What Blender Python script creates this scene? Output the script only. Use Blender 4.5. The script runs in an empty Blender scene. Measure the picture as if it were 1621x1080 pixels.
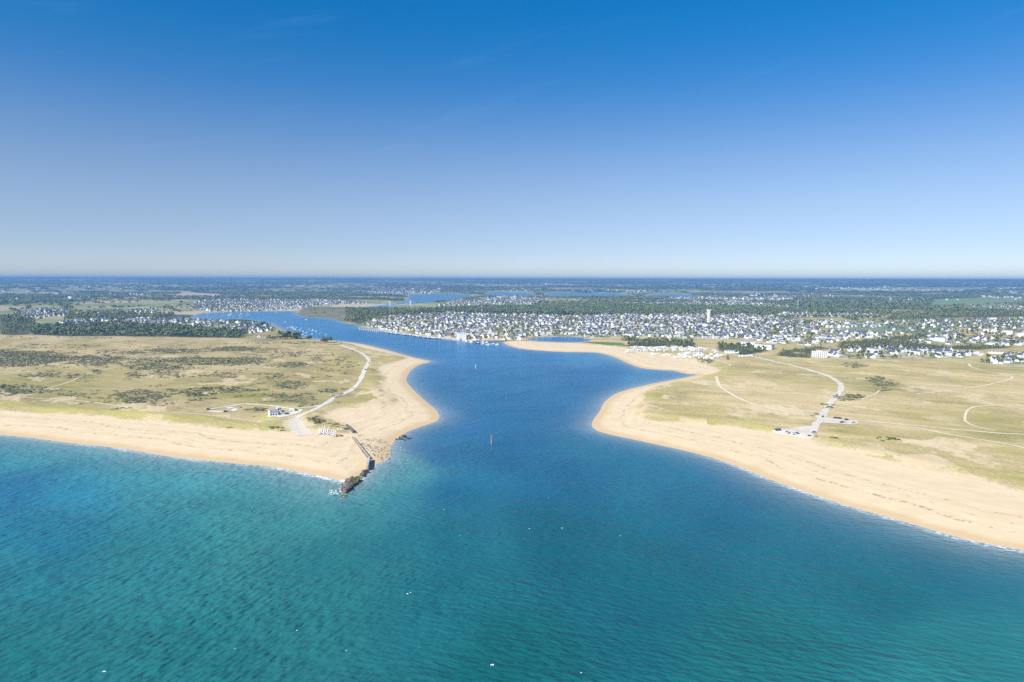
import bpy, math, random
import numpy as np
from mathutils import Matrix, Vector

random.seed(7)
RNG = np.random.default_rng(11)
C = bpy.context.scene.collection
SC = bpy.context.scene
R = math.radians

# ------------------------------------------------------------------ camera
CAM_H = 150.0
F_PX = 1080.7                     # focal length in photo pixels (photo 1621 x 1080)
PITCH = math.atan((540 - 442) / F_PX)
ROLL = R(-0.13)
cam_data = bpy.data.cameras.new('camera')
cam_data.sensor_width = 36.0
cam_data.lens = 36.0 * F_PX / 1621.0
cam_data.clip_start = 1.0
cam_data.clip_end = 90000.0
cam = bpy.data.objects.new('camera', cam_data)
C.objects.link(cam)
CAM_M = Matrix.Rotation(math.pi / 2 - PITCH, 3, 'X') @ Matrix.Rotation(-ROLL, 3, 'Z')
cam.matrix_world = Matrix.Translation((0, 0, CAM_H)) @ CAM_M.to_4x4()
SC.camera = cam

# ------------------------------------------------------------------ sky, sun, exposure
SUN_EL, SUN_AZ = R(41), R(-133)   # azimuth measured from +Y towards +X : behind the camera, to the left
world = bpy.data.worlds.new('World')
SC.world = world
world.use_nodes = True
wn, wl = world.node_tree.nodes, world.node_tree.links
wn.clear()
w_out = wn.new('ShaderNodeOutputWorld')
w_bg = wn.new('ShaderNodeBackground')
w_bg.inputs['Strength'].default_value = 0.145
sky = wn.new('ShaderNodeTexSky')
sky.sky_type = 'NISHITA'
sky.sun_disc = False
sky.sun_elevation = SUN_EL
sky.sun_rotation = SUN_AZ
sky.altitude = 0.0
sky.air_density = 1.0
sky.dust_density = 0.6
sky.ozone_density = 2.5
w_hsv = wn.new('ShaderNodeHueSaturation')
w_hsv.inputs['Hue'].default_value = 0.5
w_hsv.inputs['Saturation'].default_value = 1.0
w_hsv.inputs['Value'].default_value = 1.0
wl.new(sky.outputs['Color'], w_hsv.inputs['Color'])
w_tc = wn.new('ShaderNodeTexCoord'); w_sep = wn.new('ShaderNodeSeparateXYZ'); w_ramp = wn.new('ShaderNodeValToRGB')
wl.new(w_tc.outputs['Generated'], w_sep.inputs[0]); wl.new(w_sep.outputs['Z'], w_ramp.inputs['Fac'])
w_ramp.color_ramp.interpolation = 'B_SPLINE'
SKY_TINT = [(0.0, (.64, .73, .95)), (0.04, (.37, .435, .66)), (0.094, (.41, .425, .525)), (0.175, (.345, .41, .515)), (0.261, (.10, .34, .555)), (0.36, (.006, .35, .58)), (0.7, (.04, .36, .65))]
e_ = w_ramp.color_ramp.elements
e_[0].position, e_[0].color = SKY_TINT[0][0], (*SKY_TINT[0][1], 1)
e_[1].position, e_[1].color = SKY_TINT[-1][0], (*SKY_TINT[-1][1], 1)
for p_, c_ in SKY_TINT[1:-1]:
    q_ = e_.new(p_); q_.color = (*c_, 1)
w_mul = wn.new('ShaderNodeMix'); w_mul.data_type = 'RGBA'; w_mul.blend_type = 'MULTIPLY'; w_mul.inputs[0].default_value = 1.0
wl.new(w_hsv.outputs['Color'], w_mul.inputs[6]); wl.new(w_ramp.outputs['Color'], w_mul.inputs[7])
w_map = wn.new('ShaderNodeMapping'); w_map.inputs['Rotation'].default_value = (0, R(14), R(20))
w_m2 = wn.new('ShaderNodeMapping'); w_m2.inputs['Scale'].default_value = (2.2, 2.2, 22.0)
w_no = wn.new('ShaderNodeTexNoise'); w_no.inputs['Scale'].default_value = 1.3; w_no.inputs['Detail'].default_value = 5.0; w_no.inputs['Roughness'].default_value = 0.6
w_mr = wn.new('ShaderNodeMapRange'); w_mr.interpolation_type = 'SMOOTHSTEP'
for k_, v_ in (('From Min', 0.54), ('From Max', 0.85), ('To Min', 0.0), ('To Max', 0.05)): w_mr.inputs[k_].default_value = v_
w_cl = wn.new('ShaderNodeMix'); w_cl.data_type = 'RGBA'; w_cl.inputs[7].default_value = (3.6, 4.6, 6.2, 1)
wl.new(w_tc.outputs['Generated'], w_map.inputs[0]); wl.new(w_map.outputs[0], w_m2.inputs[0]); wl.new(w_m2.outputs[0], w_no.inputs['Vector'])
wl.new(w_no.outputs['Fac'], w_mr.inputs['Value']); wl.new(w_mr.outputs[0], w_cl.inputs[0]); wl.new(w_mul.outputs[2], w_cl.inputs[6])
wl.new(w_cl.outputs[2], w_bg.inputs['Color'])
wl.new(w_bg.outputs['Background'], w_out.inputs['Surface'])

sun_data = bpy.data.lights.new('sun', 'SUN')
sun_data.energy = 4.6
sun_data.angle = R(0.53)
sun_data.color = (1.0, 0.95, 0.86)
sun = bpy.data.objects.new('sun', sun_data)
C.objects.link(sun)
sun_dir = Vector((math.sin(SUN_AZ) * math.cos(SUN_EL), math.cos(SUN_AZ) * math.cos(SUN_EL), math.sin(SUN_EL)))
sun.rotation_euler = sun_dir.to_track_quat('Z', 'Y').to_euler()
sun.location = (-400, -400, 600)

SC.view_settings.view_transform = 'Standard'
SC.view_settings.look = 'None'
SC.view_settings.exposure = 0.68
SC.view_settings.gamma = 1.0
SC.cycles.max_bounces = 4
SC.cycles.diffuse_bounces = 2
SC.cycles.glossy_bounces = 2
SC.cycles.transmission_bounces = 2
SC.cycles.volume_bounces = 0
SC.cycles.use_denoising = False

# ------------------------------------------------------------------ helpers: pixels of the photo to points of the ground
CM = np.array(CAM_M)
def ray(px, py):
    px = np.asarray(px, float); py = np.asarray(py, float)
    d = np.stack([(px - 810.5) / F_PX, (540 - py) / F_PX, -np.ones_like(px)], -1)
    return d @ CM.T
def flat(px, py, z=0.0):
    d = ray(px, py)
    t = (z - CAM_H) / np.minimum(d[..., 2], -1e-4)
    return d[..., :2] * t[..., None]
def to_px(P):
    Q = np.asarray(P, float) - np.array([0, 0, CAM_H])
    c = Q @ CM
    return 810.5 - F_PX * c[..., 0] / c[..., 2], 540 + F_PX * c[..., 1] / c[..., 2]

def hash2(ix, iy, seed):
    h = (ix.astype(np.int64) * 374761393 + iy.astype(np.int64) * 668265263 + seed * 974634777) & 0xFFFFFFFF
    h = ((h ^ (h >> 13)) * 1274126177) & 0xFFFFFFFF
    return ((h ^ (h >> 16)) & 0xFFFF) / 65535.0
def vnoise(x, y, seed=0):
    x = np.asarray(x, float); y = np.asarray(y, float)
    ix, iy = np.floor(x), np.floor(y)
    fx, fy = x - ix, y - iy
    fx = fx * fx * (3 - 2 * fx); fy = fy * fy * (3 - 2 * fy)
    a = hash2(ix, iy, seed); b = hash2(ix + 1, iy, seed)
    c = hash2(ix, iy + 1, seed); d = hash2(ix + 1, iy + 1, seed)
    return (a * (1 - fx) + b * fx) * (1 - fy) + (c * (1 - fx) + d * fx) * fy
def fbm(x, y, seed=0, octs=4):
    s = 0.0; a = 0.5; t = 0.0
    for k in range(octs):
        s = s + a * vnoise(x * 2 ** k + 17.3 * k, y * 2 ** k - 9.1 * k, seed + k)
        t += a; a *= 0.5
    return s / t
def sstep(a, b, x):
    t = np.clip((x - a) / (b - a), 0, 1)
    return t * t * (3 - 2 * t)

def inside(P, poly):
    x, y = P[:, 0], P[:, 1]
    res = np.zeros(len(P), bool)
    n = len(poly)
    for i in range(n):
        x0, y0 = poly[i]; x1, y1 = poly[(i + 1) % n]
        if y0 == y1: continue
        m = (y0 > y) != (y1 > y)
        res ^= m & (x < (x1 - x0) * (y - y0) / (y1 - y0) + x0)
    return res
def dist_poly(P, poly):
    best = np.full(len(P), 1e18)
    n = len(poly)
    x, y = P[:, 0], P[:, 1]
    for i in range(n):
        x0, y0 = poly[i]; x1, y1 = poly[(i + 1) % n]
        dx, dy = x1 - x0, y1 - y0
        L = dx * dx + dy * dy
        if L < 1e-9: continue
        t = np.clip(((x - x0) * dx + (y - y0) * dy) / L, 0, 1)
        ex = x - x0 - t * dx; ey = y - y0 - t * dy
        np.minimum(best, ex * ex + ey * ey, out=best)
    return np.sqrt(best)
def signed(P, poly, far=4000):
    """distance to the outline, positive inside"""
    poly = np.asarray(poly)
    lo, hi = poly.min(0) - 400, poly.max(0) + 400
    out = np.full(len(P), -400.0)
    m = (P[:, 0] > lo[0]) & (P[:, 0] < hi[0]) & (P[:, 1] > lo[1]) & (P[:, 1] < hi[1])
    if m.any():
        Q = P[m]
        d = dist_poly(Q, poly)
        out[m] = np.where(inside(Q, poly), d, -d)
    return out
def smooth_line(pts, sub=4):
    """Catmull-Rom through the traced points"""
    p = np.asarray(pts, float)
    q = np.vstack([2 * p[0] - p[1], p, 2 * p[-1] - p[-2]])
    out = []
    for i in range(1, len(q) - 2):
        a, b, c, d = q[i - 1], q[i], q[i + 1], q[i + 2]
        for k in range(sub):
            t = k / sub
            out.append(0.5 * ((2 * b) + (c - a) * t + (2 * a - 5 * b + 4 * c - d) * t * t + (3 * b - a - 3 * c + d) * t ** 3))
    out.append(p[-1])
    return np.array(out)
def ground_line(pts, sub=4, z=0.0):
    p = np.asarray(pts, float)
    return smooth_line(flat(p[:, 0], p[:, 1], z), sub)

# ------------------------------------------------------------------ the traced coast
SHORE_LEFT = [(-700, 625), (-350, 655), (0, 688.3), (49, 693), (99, 700), (148, 705), (192, 710), (247, 719.5), (296, 726), (345, 731),
              (395, 735.7), (423, 738), (473, 747), (510, 754.5), (540, 761), (549, 765), (560, 764), (571, 757), (582, 749), (589, 742),
              (596, 735), (607, 730), (616, 724), (619, 708.6), (625, 697), (634, 691), (645, 683.5), (670, 674), (690, 667), (695.5, 659),
              (690, 649), (677.5, 638.5), (658, 621), (646, 608), (643, 600), (650, 587), (663, 578), (681, 572.6), (668, 569), (645, 563.5),
              (608, 553), (571, 544.6), (529.5, 539.5), (500, 537), (474, 534), (458, 528), (448, 522), (433, 515.5), (406, 508.5), (381, 505.5),
              (350, 506), (330, 507), (300, 504), (318, 496), (350, 494.5), (374, 493.6), (420, 493), (466, 492.6), (469, 496.5), (483, 501.2),
              (500, 503), (522, 504.2), (537, 507.4), (545, 511.5), (566, 514.5), (571, 519), (596, 522.5), (621, 526.5), (645, 529.5),
              (670, 533), (690, 535), (711, 537), (728, 539), (748, 540.3), (790, 540.4), (800, 541), (797, 542.6), (805, 547), (822, 551.6), (847, 554.4),
              (870, 556), (896, 557.2), (925, 557.6), (945, 558.5), (962, 562), (979, 568), (996, 576), (1018, 583), (1045, 585.5), (1068, 587),
              (1080, 590.5), (1092, 592.5), (1104, 593), (1090, 596.5), (1073, 600), (1036, 607), (999, 615.5), (974, 624), (957, 637), (949, 652),
              (940, 664), (937, 674), (944, 681), (962, 687), (999, 695), (1036, 703), (1073, 711), (1110, 720), (1147, 731), (1184, 744.5),
              (1221, 760), (1270, 777), (1320, 794), (1369, 808.6), (1418, 822), (1468, 837), (1517, 850.5), (1566, 861.6), (1621, 871),
              (1800, 905), (2100, 960)]
SEA = np.vstack([ground_line(SHORE_LEFT, 4), [[1500, -600], [-6000, -600]]])
POND = ground_line([(834, 538.5), (842, 535.5), (862, 533.6), (890, 533), (915, 534), (931, 536.5), (936, 539.5), (925, 541.6), (900, 542.2), (870, 541.4), (850, 540.5), (834, 538.5)], 3)
LAKES = [ground_line(l + [l[0]], 3) for l in [
    [(545, 489), (585, 490.5), (622, 489.5), (622, 484.5), (660, 481), (705, 477), (752, 469.5), (720, 465.5), (680, 465.5), (650, 467), (646, 473), (640, 478), (605, 483.5), (560, 487)],
    [(766, 468.5), (810, 470), (852, 469), (838, 464.5), (806, 463), (775, 463.5)],
    [(862, 468), (920, 471), (985, 471.5), (1003, 469), (970, 464.5), (920, 463.5), (872, 464.4)],
    [(1018, 471.5), (1070, 473), (1104, 472.5), (1112, 469.5), (1075, 465.6), (1030, 466.5)],
]]
WATERS = [SEA, POND] + LAKES
VEG_LEFT = ground_line([(-700, 600), (-300, 627), (0, 653), (49, 658), (99, 660), (148, 663), (197, 668.6), (247, 671.6), (296, 676.5), (345, 683), (395, 686.5),
                        (452, 690), (458, 684), (452, 676), (462, 664), (474, 661), (480, 667), (490, 681), (506, 685), (530, 689), (549, 690), (556, 686),
                        (548, 678), (530, 672), (516, 667), (522, 658), (545, 651), (575, 650), (605, 648), (628, 641), (632, 632), (615, 624), (607, 614), (608, 598),
                        (598, 589), (606, 581), (622, 577), (642, 569), (638, 565), (608, 559), (580, 554), (556, 546), (545, 543.5), (529, 540.6),
                        (505, 538), (474, 535.4), (455, 529), (430, 517), (404, 510), (380, 507.6), (350, 508), (325, 510), (290, 508), (250, 505), (220, 503),
                        (210, 498), (0, 490), (-700, 520)], 3)
VEG_RIGHT = ground_line([(2300, 900), (1800, 815), (1621, 784), (1566, 768), (1530, 760), (1487, 753), (1431, 742), (1391, 733), (1344, 721), (1283, 705), (1258, 699), (1208, 689),
                         (1171, 682), (1130, 679), (1087, 675), (1038, 671), (1014, 665), (998, 657), (1008, 641), (1018, 626), (1040, 614), (1075, 604), (1115, 596), (1136, 590),
                         (1128, 584), (1105, 577), (1073, 569), (1045, 563), (1006, 557.5), (990, 553.5), (950, 549.5), (925, 548), (900, 545), (850, 543), (840, 541), (852, 532), (1000, 520), (2400, 520)], 3)

def land_sd(P):
    """signed distance to the nearest water edge, positive on land"""
    r = np.hypot(P[:, 0], P[:, 1])
    out = np.full(len(P), 1e9)
    d = np.full(len(P), 500.0); ins = np.zeros(len(P), bool)
    m = r < 6500
    Q = P[m]
    d[m] = np.minimum(dist_poly(Q, SEA), 500); ins[m] = inside(Q, SEA)
    out = np.where(ins, -d, d)
    for w in WATERS[1:]:
        s = signed(P, w)
        out = np.where(s > 0, -s, np.minimum(out, np.where(out > 0, -s, out)))
    return out
def veg_sd(P):
    """signed distance into the vegetated ground; inland everything is vegetated"""
    a = np.maximum(signed(P, VEG_LEFT), signed(P, VEG_RIGHT))
    r = np.hypot(P[:, 0], P[:, 1])
    px, py = to_px(np.column_stack([P, np.zeros(len(P))]))
    inland = (py < 536) & (P[:, 1] > 0)
    return np.where(inland, np.maximum(a, 60.0), a)

def inland_rise(P):
    r = np.hypot(P[:, 0], P[:, 1])
    t = np.clip((r - 7600) / 13400, 0, 1)
    n = fbm(P[:, 0] / 2600.0, P[:, 1] / 2600.0, 3, 3) - 0.5
    return 143.0 * t ** 1.02 + n * 22.0 * sstep(8000, 15000, r) - 2.0 * sstep(19000, 24000, r)
def height_from(P, sd, vg):
    r = np.hypot(P[:, 0], P[:, 1])
    z = np.where(sd < 0, np.maximum(sd * 0.06, -3.0), 0.0)
    s = np.maximum(sd, 0)
    beach = 3.4 * (1 - np.exp(-s * 0.075 / 3.4))
    town = 7.0 * sstep(1500, 2600, r) * sstep(20, 220, s)
    v = sstep(-8, 26, vg) * sstep(0, 40, s)
    near = 1 - sstep(2200, 3200, r)
    dune = v * near * (2.6 * (fbm(P[:, 0] / 55.0, P[:, 1] / 55.0, 21, 5) - 0.38) + 3.0 * (fbm(P[:, 0] / 190.0, P[:, 1] / 190.0, 31, 3) - 0.4))
    ridge = 1.6 * np.exp(-((vg - 14) / 14.0) ** 2) * sstep(0, 60, s) * near
    return np.where(sd < 0, z, beach + town + np.maximum(dune, -0.8) + ridge + inland_rise(P) * sstep(0, 50, s))
def height(P):
    P = np.atleast_2d(np.asarray(P, float))[:, :2]
    sd = land_sd(P)
    return height_from(P, sd, veg_sd(P))
def at(px, py, it=3):
    """point on the ground seen at a photo pixel"""
    px = np.atleast_1d(np.asarray(px, float)); py = np.atleast_1d(np.asarray(py, float))
    z = np.full(len(px), 2.0)
    for _ in range(it):
        P = flat(px, py, z)
        z = height(P)
    return np.column_stack([flat(px, py, z), z])

# ------------------------------------------------------------------ helpers: objects
def tag(o, label=None, cat=None, group=None, kind=None):
    if label: o['label'] = label
    if cat: o['category'] = cat
    if group: o['group'] = group
    if kind: o['kind'] = kind
    return o
def empty(name, loc, rz=0.0, s=1.0):
    o = bpy.data.objects.new(name, None)
    C.objects.link(o)
    o.empty_display_size = 0.5
    o.location = loc; o.rotation_euler = (0, 0, rz); o.scale = (s, s, s)
    return o
def kids(o):
    return KIDS.get(o.name, [])
KIDS = {}
def link_child(c, parent):
    c.parent = parent
    KIDS.setdefault(parent.name, []).append(c)
def copy_tree(o, parent=None):
    c = o.copy(); C.objects.link(c)
    if parent is not None: link_child(c, parent)
    for ch in list(kids(o)): copy_tree(ch, c)
    return c
class MB:
    """collects shapes and links them as ONE mesh object"""
    def __init__(self): self.v = []; self.f = []; self.mi = []
    def add(self, verts, faces, mi=0):
        b = len(self.v)
        self.v += [tuple(p) for p in verts]
        self.f += [tuple(b + i for i in f) for f in faces]
        self.mi += [mi] * len(faces)
        return self
    def box(self, c, s, rz=0.0, mi=0, top=(1, 1)):
        x, y, z = c; a, b, h = s[0] / 2, s[1] / 2, s[2]
        cs, sn = math.cos(rz), math.sin(rz)
        vs = []
        for zz, k in ((z, (1, 1)), (z + h, top)):
            for u, w in ((-a, -b), (a, -b), (a, b), (-a, b)):
                u *= k[0]; w *= k[1]
                vs.append((x + u * cs - w * sn, y + u * sn + w * cs, zz))
        return self.add(vs, [(3, 2, 1, 0), (4, 5, 6, 7), (0, 1, 5, 4), (1, 2, 6, 5), (2, 3, 7, 6), (3, 0, 4, 7)], mi)
    def tube(self, a, b, r0, r1, n=8, mi=0):
        a, b = Vector(a), Vector(b)
        d = (b - a).normalized()
        u = d.orthogonal().normalized(); w = d.cross(u)
        vs = []
        for p, r in ((a, r0), (b, r1)):
            for k in range(n):
                t = 2 * math.pi * k / n
                vs.append(p + u * (r * math.cos(t)) + w * (r * math.sin(t)))
        fs = [(k, (k + 1) % n, n + (k + 1) % n, n + k) for k in range(n)] + [tuple(range(n - 1, -1, -1)), tuple(range(n, 2 * n))]
        return self.add(vs, fs, mi)
    def lathe(self, prof, n=20, c=(0, 0, 0), mi=0):
        vs = []; fs = []
        for r, z in prof:
            for k in range(n):
                t = 2 * math.pi * k / n
                vs.append((c[0] + r * math.cos(t), c[1] + r * math.sin(t), c[2] + z))
        for i in range(len(prof) - 1):
            for k in range(n):
                fs.append((i * n + k, i * n + (k + 1) % n, (i + 1) * n + (k + 1) % n, (i + 1) * n + k))
        fs.append(tuple(range(n - 1, -1, -1))); m = (len(prof) - 1) * n
        fs.append(tuple(range(m, m + n)))
        return self.add(vs, fs, mi)
    def mesh(self, name, mats):
        me = bpy.data.meshes.new(name)
        me.from_pydata(self.v, [], self.f)
        for m in (mats if isinstance(mats, (list, tuple)) else [mats]): me.materials.append(m)
        if any(self.mi): me.polygons.foreach_set('material_index', self.mi)
        me.update()
        return me
    def build(self, name, mats, parent=None):
        o = bpy.data.objects.new(name, self.mesh(name, mats))
        C.objects.link(o)
        if parent is not None: link_child(o, parent)
        return o
def big_mesh(name, V, Q, mats, mi=None, smooth=False):
    """quads by numpy"""
    me = bpy.data.meshes.new(name)
    V = np.asarray(V, np.float32); Q = np.asarray(Q, np.int32)
    k = Q.shape[1]
    me.vertices.add(len(V)); me.vertices.foreach_set('co', V.ravel())
    me.loops.add(Q.size); me.loops.foreach_set('vertex_index', Q.ravel())
    me.polygons.add(len(Q))
    me.polygons.foreach_set('loop_start', np.arange(0, Q.size, k, dtype=np.int32))
    for m in (mats if isinstance(mats, (list, tuple)) else [mats]): me.materials.append(m)
    if mi is not None: me.polygons.foreach_set('material_index', np.asarray(mi, np.int32))
    if smooth: me.polygons.foreach_set('use_smooth', np.ones(len(Q), bool))
    me.update(calc_edges=True)
    me.validate()
    o = bpy.data.objects.new(name, me)
    C.objects.link(o)
    return o
def attr(o, name, data, typ='FLOAT'):
    a = o.data.attributes.new(name, typ, 'POINT')
    if typ == 'FLOAT': a.data.foreach_set('value', np.asarray(data, np.float32))
    else:
        d = np.ones((len(data), 4), np.float32); d[:, :3] = data
        a.data.foreach_set('color', d.ravel())

# ------------------------------------------------------------------ helpers: materials
class NT:
    def __init__(self, name):
        self.m = bpy.data.materials.new(name); self.m.use_nodes = True
        self.n = self.m.node_tree.nodes; self.l = self.m.node_tree.links
        self.n.clear()
        self.out = self.n.new('ShaderNodeOutputMaterial')
        self.b = self.n.new('ShaderNodeBsdfPrincipled')
        self.l.new(self.b.outputs[0], self.out.inputs['Surface'])
        self._pos = None
    def pos(self):
        if self._pos is None: self._pos = self.n.new('ShaderNodeNewGeometry')
        return self._pos.outputs['Position']
    def put(self, sock, val):
        if isinstance(val, bpy.types.NodeSocket): self.l.new(val, sock)
        else: sock.default_value = val
    def attr(self, name, out='Fac'):
        a = self.n.new('ShaderNodeAttribute'); a.attribute_name = name
        return a.outputs[out]
    def noise(self, scale, detail=4, rough=0.55, rot=0.0, stretch=(1, 1, 1), vec=None, dist=0.0):
        mp = self.n.new('ShaderNodeMapping')
        mp.vector_type = 'POINT'
        self.put(mp.inputs['Vector'], vec or self.pos())
        if rot:
            mp.inputs['Rotation'].default_value = (0, 0, rot)
            m2 = self.n.new('ShaderNodeMapping'); self.l.new(mp.outputs[0], m2.inputs['Vector']); mp = m2
        mp.inputs['Scale'].default_value = tuple(scale * s for s in stretch)
        t = self.n.new('ShaderNodeTexNoise')
        t.inputs['Scale'].default_value = 1.0
        t.inputs['Detail'].default_value = detail
        t.inputs['Roughness'].default_value = rough
        t.inputs['Distortion'].default_value = dist
        self.l.new(mp.outputs[0], t.inputs['Vector'])
        return t.outputs['Fac']
    def math(self, op, a, b=0.0, c=None):
        n = self.n.new('ShaderNodeMath'); n.operation = op
        self.put(n.inputs[0], a); self.put(n.inputs[1], b)
        if c is not None: self.put(n.inputs[2], c)
        return n.outputs[0]
    def step(self, v, a, b, lo=0.0, hi=1.0):
        n = self.n.new('ShaderNodeMapRange'); n.interpolation_type = 'SMOOTHSTEP'
        self.put(n.inputs['Value'], v)
        n.inputs['From Min'].default_value = a; n.inputs['From Max'].default_value = b
        n.inputs['To Min'].default_value = lo; n.inputs['To Max'].default_value = hi
        return n.outputs[0]
    def mix(self, f, a, b, mode='MIX'):
        n = self.n.new('ShaderNodeMix'); n.data_type = 'RGBA'; n.blend_type = mode
        self.put(n.inputs[0], f)
        for s, v in ((n.inputs[6], a), (n.inputs[7], b)):
            if isinstance(v, tuple): s.default_value = (*v, 1) if len(v) == 3 else v
            else: self.l.new(v, s)
        return n.outputs[2]
    def bump(self, h, dist=0.3, strength=1.0, normal=None):
        n = self.n.new('ShaderNodeBump')
        n.inputs['Distance'].default_value = dist; n.inputs['Strength'].default_value = strength
        self.l.new(h, n.inputs['Height'])
        if normal is not None: self.l.new(normal, n.inputs['Normal'])
        return n.outputs[0]
    def set(self, **k):
        names = dict(coat='Coat Weight', coat_ior='Coat IOR', coat_rough='Coat Roughness', coat_normal='Coat Normal', color='Base Color', rough='Roughness', spec='Specular IOR Level', normal='Normal', metal='Metallic', ior='IOR')
        for a, v in k.items():
            s = self.b.inputs[names[a]]
            if isinstance(v, tuple): s.default_value = (*v, 1)
            else: self.put(s, v)
        return self.m
def plain(name, col, rough=0.7, var=0.18, scale=0.6, spec=0.3, metal=0.0):
    """a painted or weathered surface: its colour broken by noise"""
    t = NT(name)
    vec = t.n.new('ShaderNodeTexCoord').outputs['Object']
    n = t.noise(scale, 5, 0.6, vec=vec)
    dark = tuple(c * (1 - var) for c in col); light = tuple(min(1, c * (1 + var * 0.5)) for c in col)
    return t.set(color=t.mix(t.step(n, 0.3, 0.7), dark, light), rough=rough, spec=spec, metal=metal)

# ================================================================== THE LAND AND THE WATER
ang = np.concatenate([np.linspace(-66, -41, 26)[:-1], np.linspace(-41, 41, 900), np.linspace(41, 66, 26)[1:]]) * math.pi / 180
rad = np.concatenate([np.linspace(40, 200, 8)[:-1], np.geomspace(200, 26000, 640)])
AA, RR = np.meshgrid(ang, rad)
GP = np.column_stack([(RR * np.sin(AA)).ravel(), (RR * np.cos(AA)).ravel()])
NA, NR = len(ang), len(rad)
ii = np.arange(NA * NR).reshape(NR, NA)
QUADS = np.stack([ii[:-1, :-1], ii[:-1, 1:], ii[1:, 1:], ii[1:, :-1]], -1).reshape(-1, 4)[:, ::-1]
G_SD = land_sd(GP)
G_VG = veg_sd(GP)
G_Z = height_from(GP, G_SD, G_VG)
G_R = np.hypot(GP[:, 0], GP[:, 1])

# ---- where what grows: traced outlines (photo pixels put on the ground)
def area(pts, z=6.0):
    p = np.asarray(pts, float)
    return flat(p[:, 0], p[:, 1], z)
TOWNS = {   # name: (outline, house spacing)
 'old': ([(568, 517), (600, 504), (660, 500), (700, 497), (760, 499), (830, 500), (900, 503), (1000, 500), (1060, 502), (1100, 500), (1180, 500), (1240, 506), (1290, 511), (1300, 522), (1285, 534), (1240, 545), (1180, 536), (1100, 536), (1020, 533), (990, 532), (940, 533), (880, 531), (835, 533), (815, 537.5), (760, 536), (700, 532), (640, 524)], 18.5),
 'front': ([(1312, 563), (1318, 556), (1350, 553), (1410, 548), (1440, 552), (1520, 556), (1560, 558), (1528, 566), (1430, 566), (1330, 567)], 23),
 'edge': ([(1552, 573), (1560, 566), (1621, 562), (1700, 562), (1700, 580), (1610, 578)], 27),
 'estate': ([(1290, 530), (1320, 523), (1400, 530), (1408, 536), (1350, 537), (1300, 546), (1262, 546)], 20),
 'lane': ([(1428, 541), (1475, 541), (1475, 532), (1500, 527), (1532, 532), (1510, 537), (1500, 541)], 24),
 'fieldside': ([(1560, 546), (1545, 539), (1560, 534), (1640, 537), (1700, 540), (1700, 549)], 26),
 'strip': ([(1225, 520), (1225, 511), (1300, 511), (1396, 515), (1394, 521)], 20),
 'strip2': ([(1440, 519), (1445, 514), (1530, 513), (1600, 512), (1625, 519), (1500, 520)], 30),
 'village': ([(90, 514), (130, 509), (200, 506), (300, 509), (380, 510), (425, 513), (437, 522), (400, 528), (350, 521), (280, 517), (200, 514), (120, 518)], 21),
 'hamlet': ([(20, 500), (40, 495), (70, 490), (105, 492), (104, 503), (60, 506)], 26),
 'hamlet2': ([(105, 500), (150, 493), (240, 490), (250, 498), (170, 505)], 36),
 'across': ([(300, 492), (310, 479), (360, 475), (480, 476.5), (560, 477), (582, 481), (520, 484), (470, 489), (380, 492)], 27),
 'bridgehill': ([(690, 486), (735, 475), (800, 471), (870, 474), (850, 483), (760, 487)], 34),
 'farstrip': ([(985, 485), (990, 481), (1080, 481), (1160, 478), (1255, 485), (1250, 490), (1170, 487)], 34),
 'farroad': ([(1040, 478), (1060, 473), (1260, 473), (1255, 477)], 55),
 'farleft': ([(585, 468), (590, 459), (700, 460), (690, 466)], 55),
 'farright': ([(1525, 492), (1535, 486), (1621, 487), (1621, 493)], 40),
 'scatter': ([(1400, 511), (1621, 505), (1700, 505), (1700, 548), (1560, 546), (1400, 546)], 46),
 'right2': ([(1221, 504), (1240, 498), (1390, 499), (1388, 504)], 30),
}
TOWN_POLY = {k: area(v[0]) for k, v in TOWNS.items()}
WOODS = {   # name: (outline, spacing, height, kind)
 'belt': ([(50, 531.5), (60, 519), (120, 517.5), (200, 515), (270, 518.5), (330, 522), (392, 525), (382, 534.5), (300, 533.5), (180, 533), (100, 533.5)], 12, 10.5, 0),
 'beltend': ([(0, 531), (0, 514), (35, 507), (58, 513), (48, 531), (20, 533)], 17, 7, 1),
 'hamletwood': ([(100, 510), (108, 500), (165, 497), (215, 498), (205, 507), (150, 509)], 15, 11, 1),
 'hamletwood2': ([(0, 503), (30, 504), (60, 508), (30, 511), (0, 513)], 17, 10, 1),
 'pondwood': ([(170, 512), (175, 505), (210, 504), (212, 509)], 15, 12, 1),
 'pines': ([(600, 500), (690, 491), (760, 488), (850, 487.5), (1000, 484.5), (1150, 487.5), (1165, 499), (1060, 500), (900, 501.5), (780, 498), (700, 496), (640, 501)], 14, 13, 0),
 'peninsula': ([(545, 506), (556, 496), (640, 491), (655, 497), (600, 503), (570, 511)], 14, 10, 1),
 'camppines': ([(990, 546), (1000, 541), (1050, 537), (1100, 542.5), (1098, 549), (1040, 547)], 12, 9.5, 0),
 'hallpines': ([(1136, 553), (1138, 544), (1160, 546), (1216, 548.5), (1215, 554), (1175, 561)], 11, 9, 0),
 'quaypines': ([(984, 538), (990, 534), (1008, 533.5), (1007, 539.5)], 11, 9, 0),
 'brush': ([(1325, 549), (1330, 541), (1400, 537), (1440, 541), (1500, 548), (1560, 546), (1605, 549), (1550, 553.5), (1480, 552), (1420, 549.5), (1370, 553)], 14, 5.5, 1),
 'brush2': ([(1230, 561), (1240, 553), (1300, 548), (1320, 551), (1285, 557), (1280, 565)], 13, 5, 1),
 'laneside': ([(1405, 535), (1440, 527), (1470, 528), (1465, 538), (1430, 540)], 17, 6, 1),
 'rightwood': ([(1400, 508), (1420, 495), (1500, 489), (1621, 494), (1621, 503), (1500, 505)], 18, 9, 1),
}
WOOD_POLY = {k: area(v[0]) for k, v in WOODS.items()}
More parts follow.
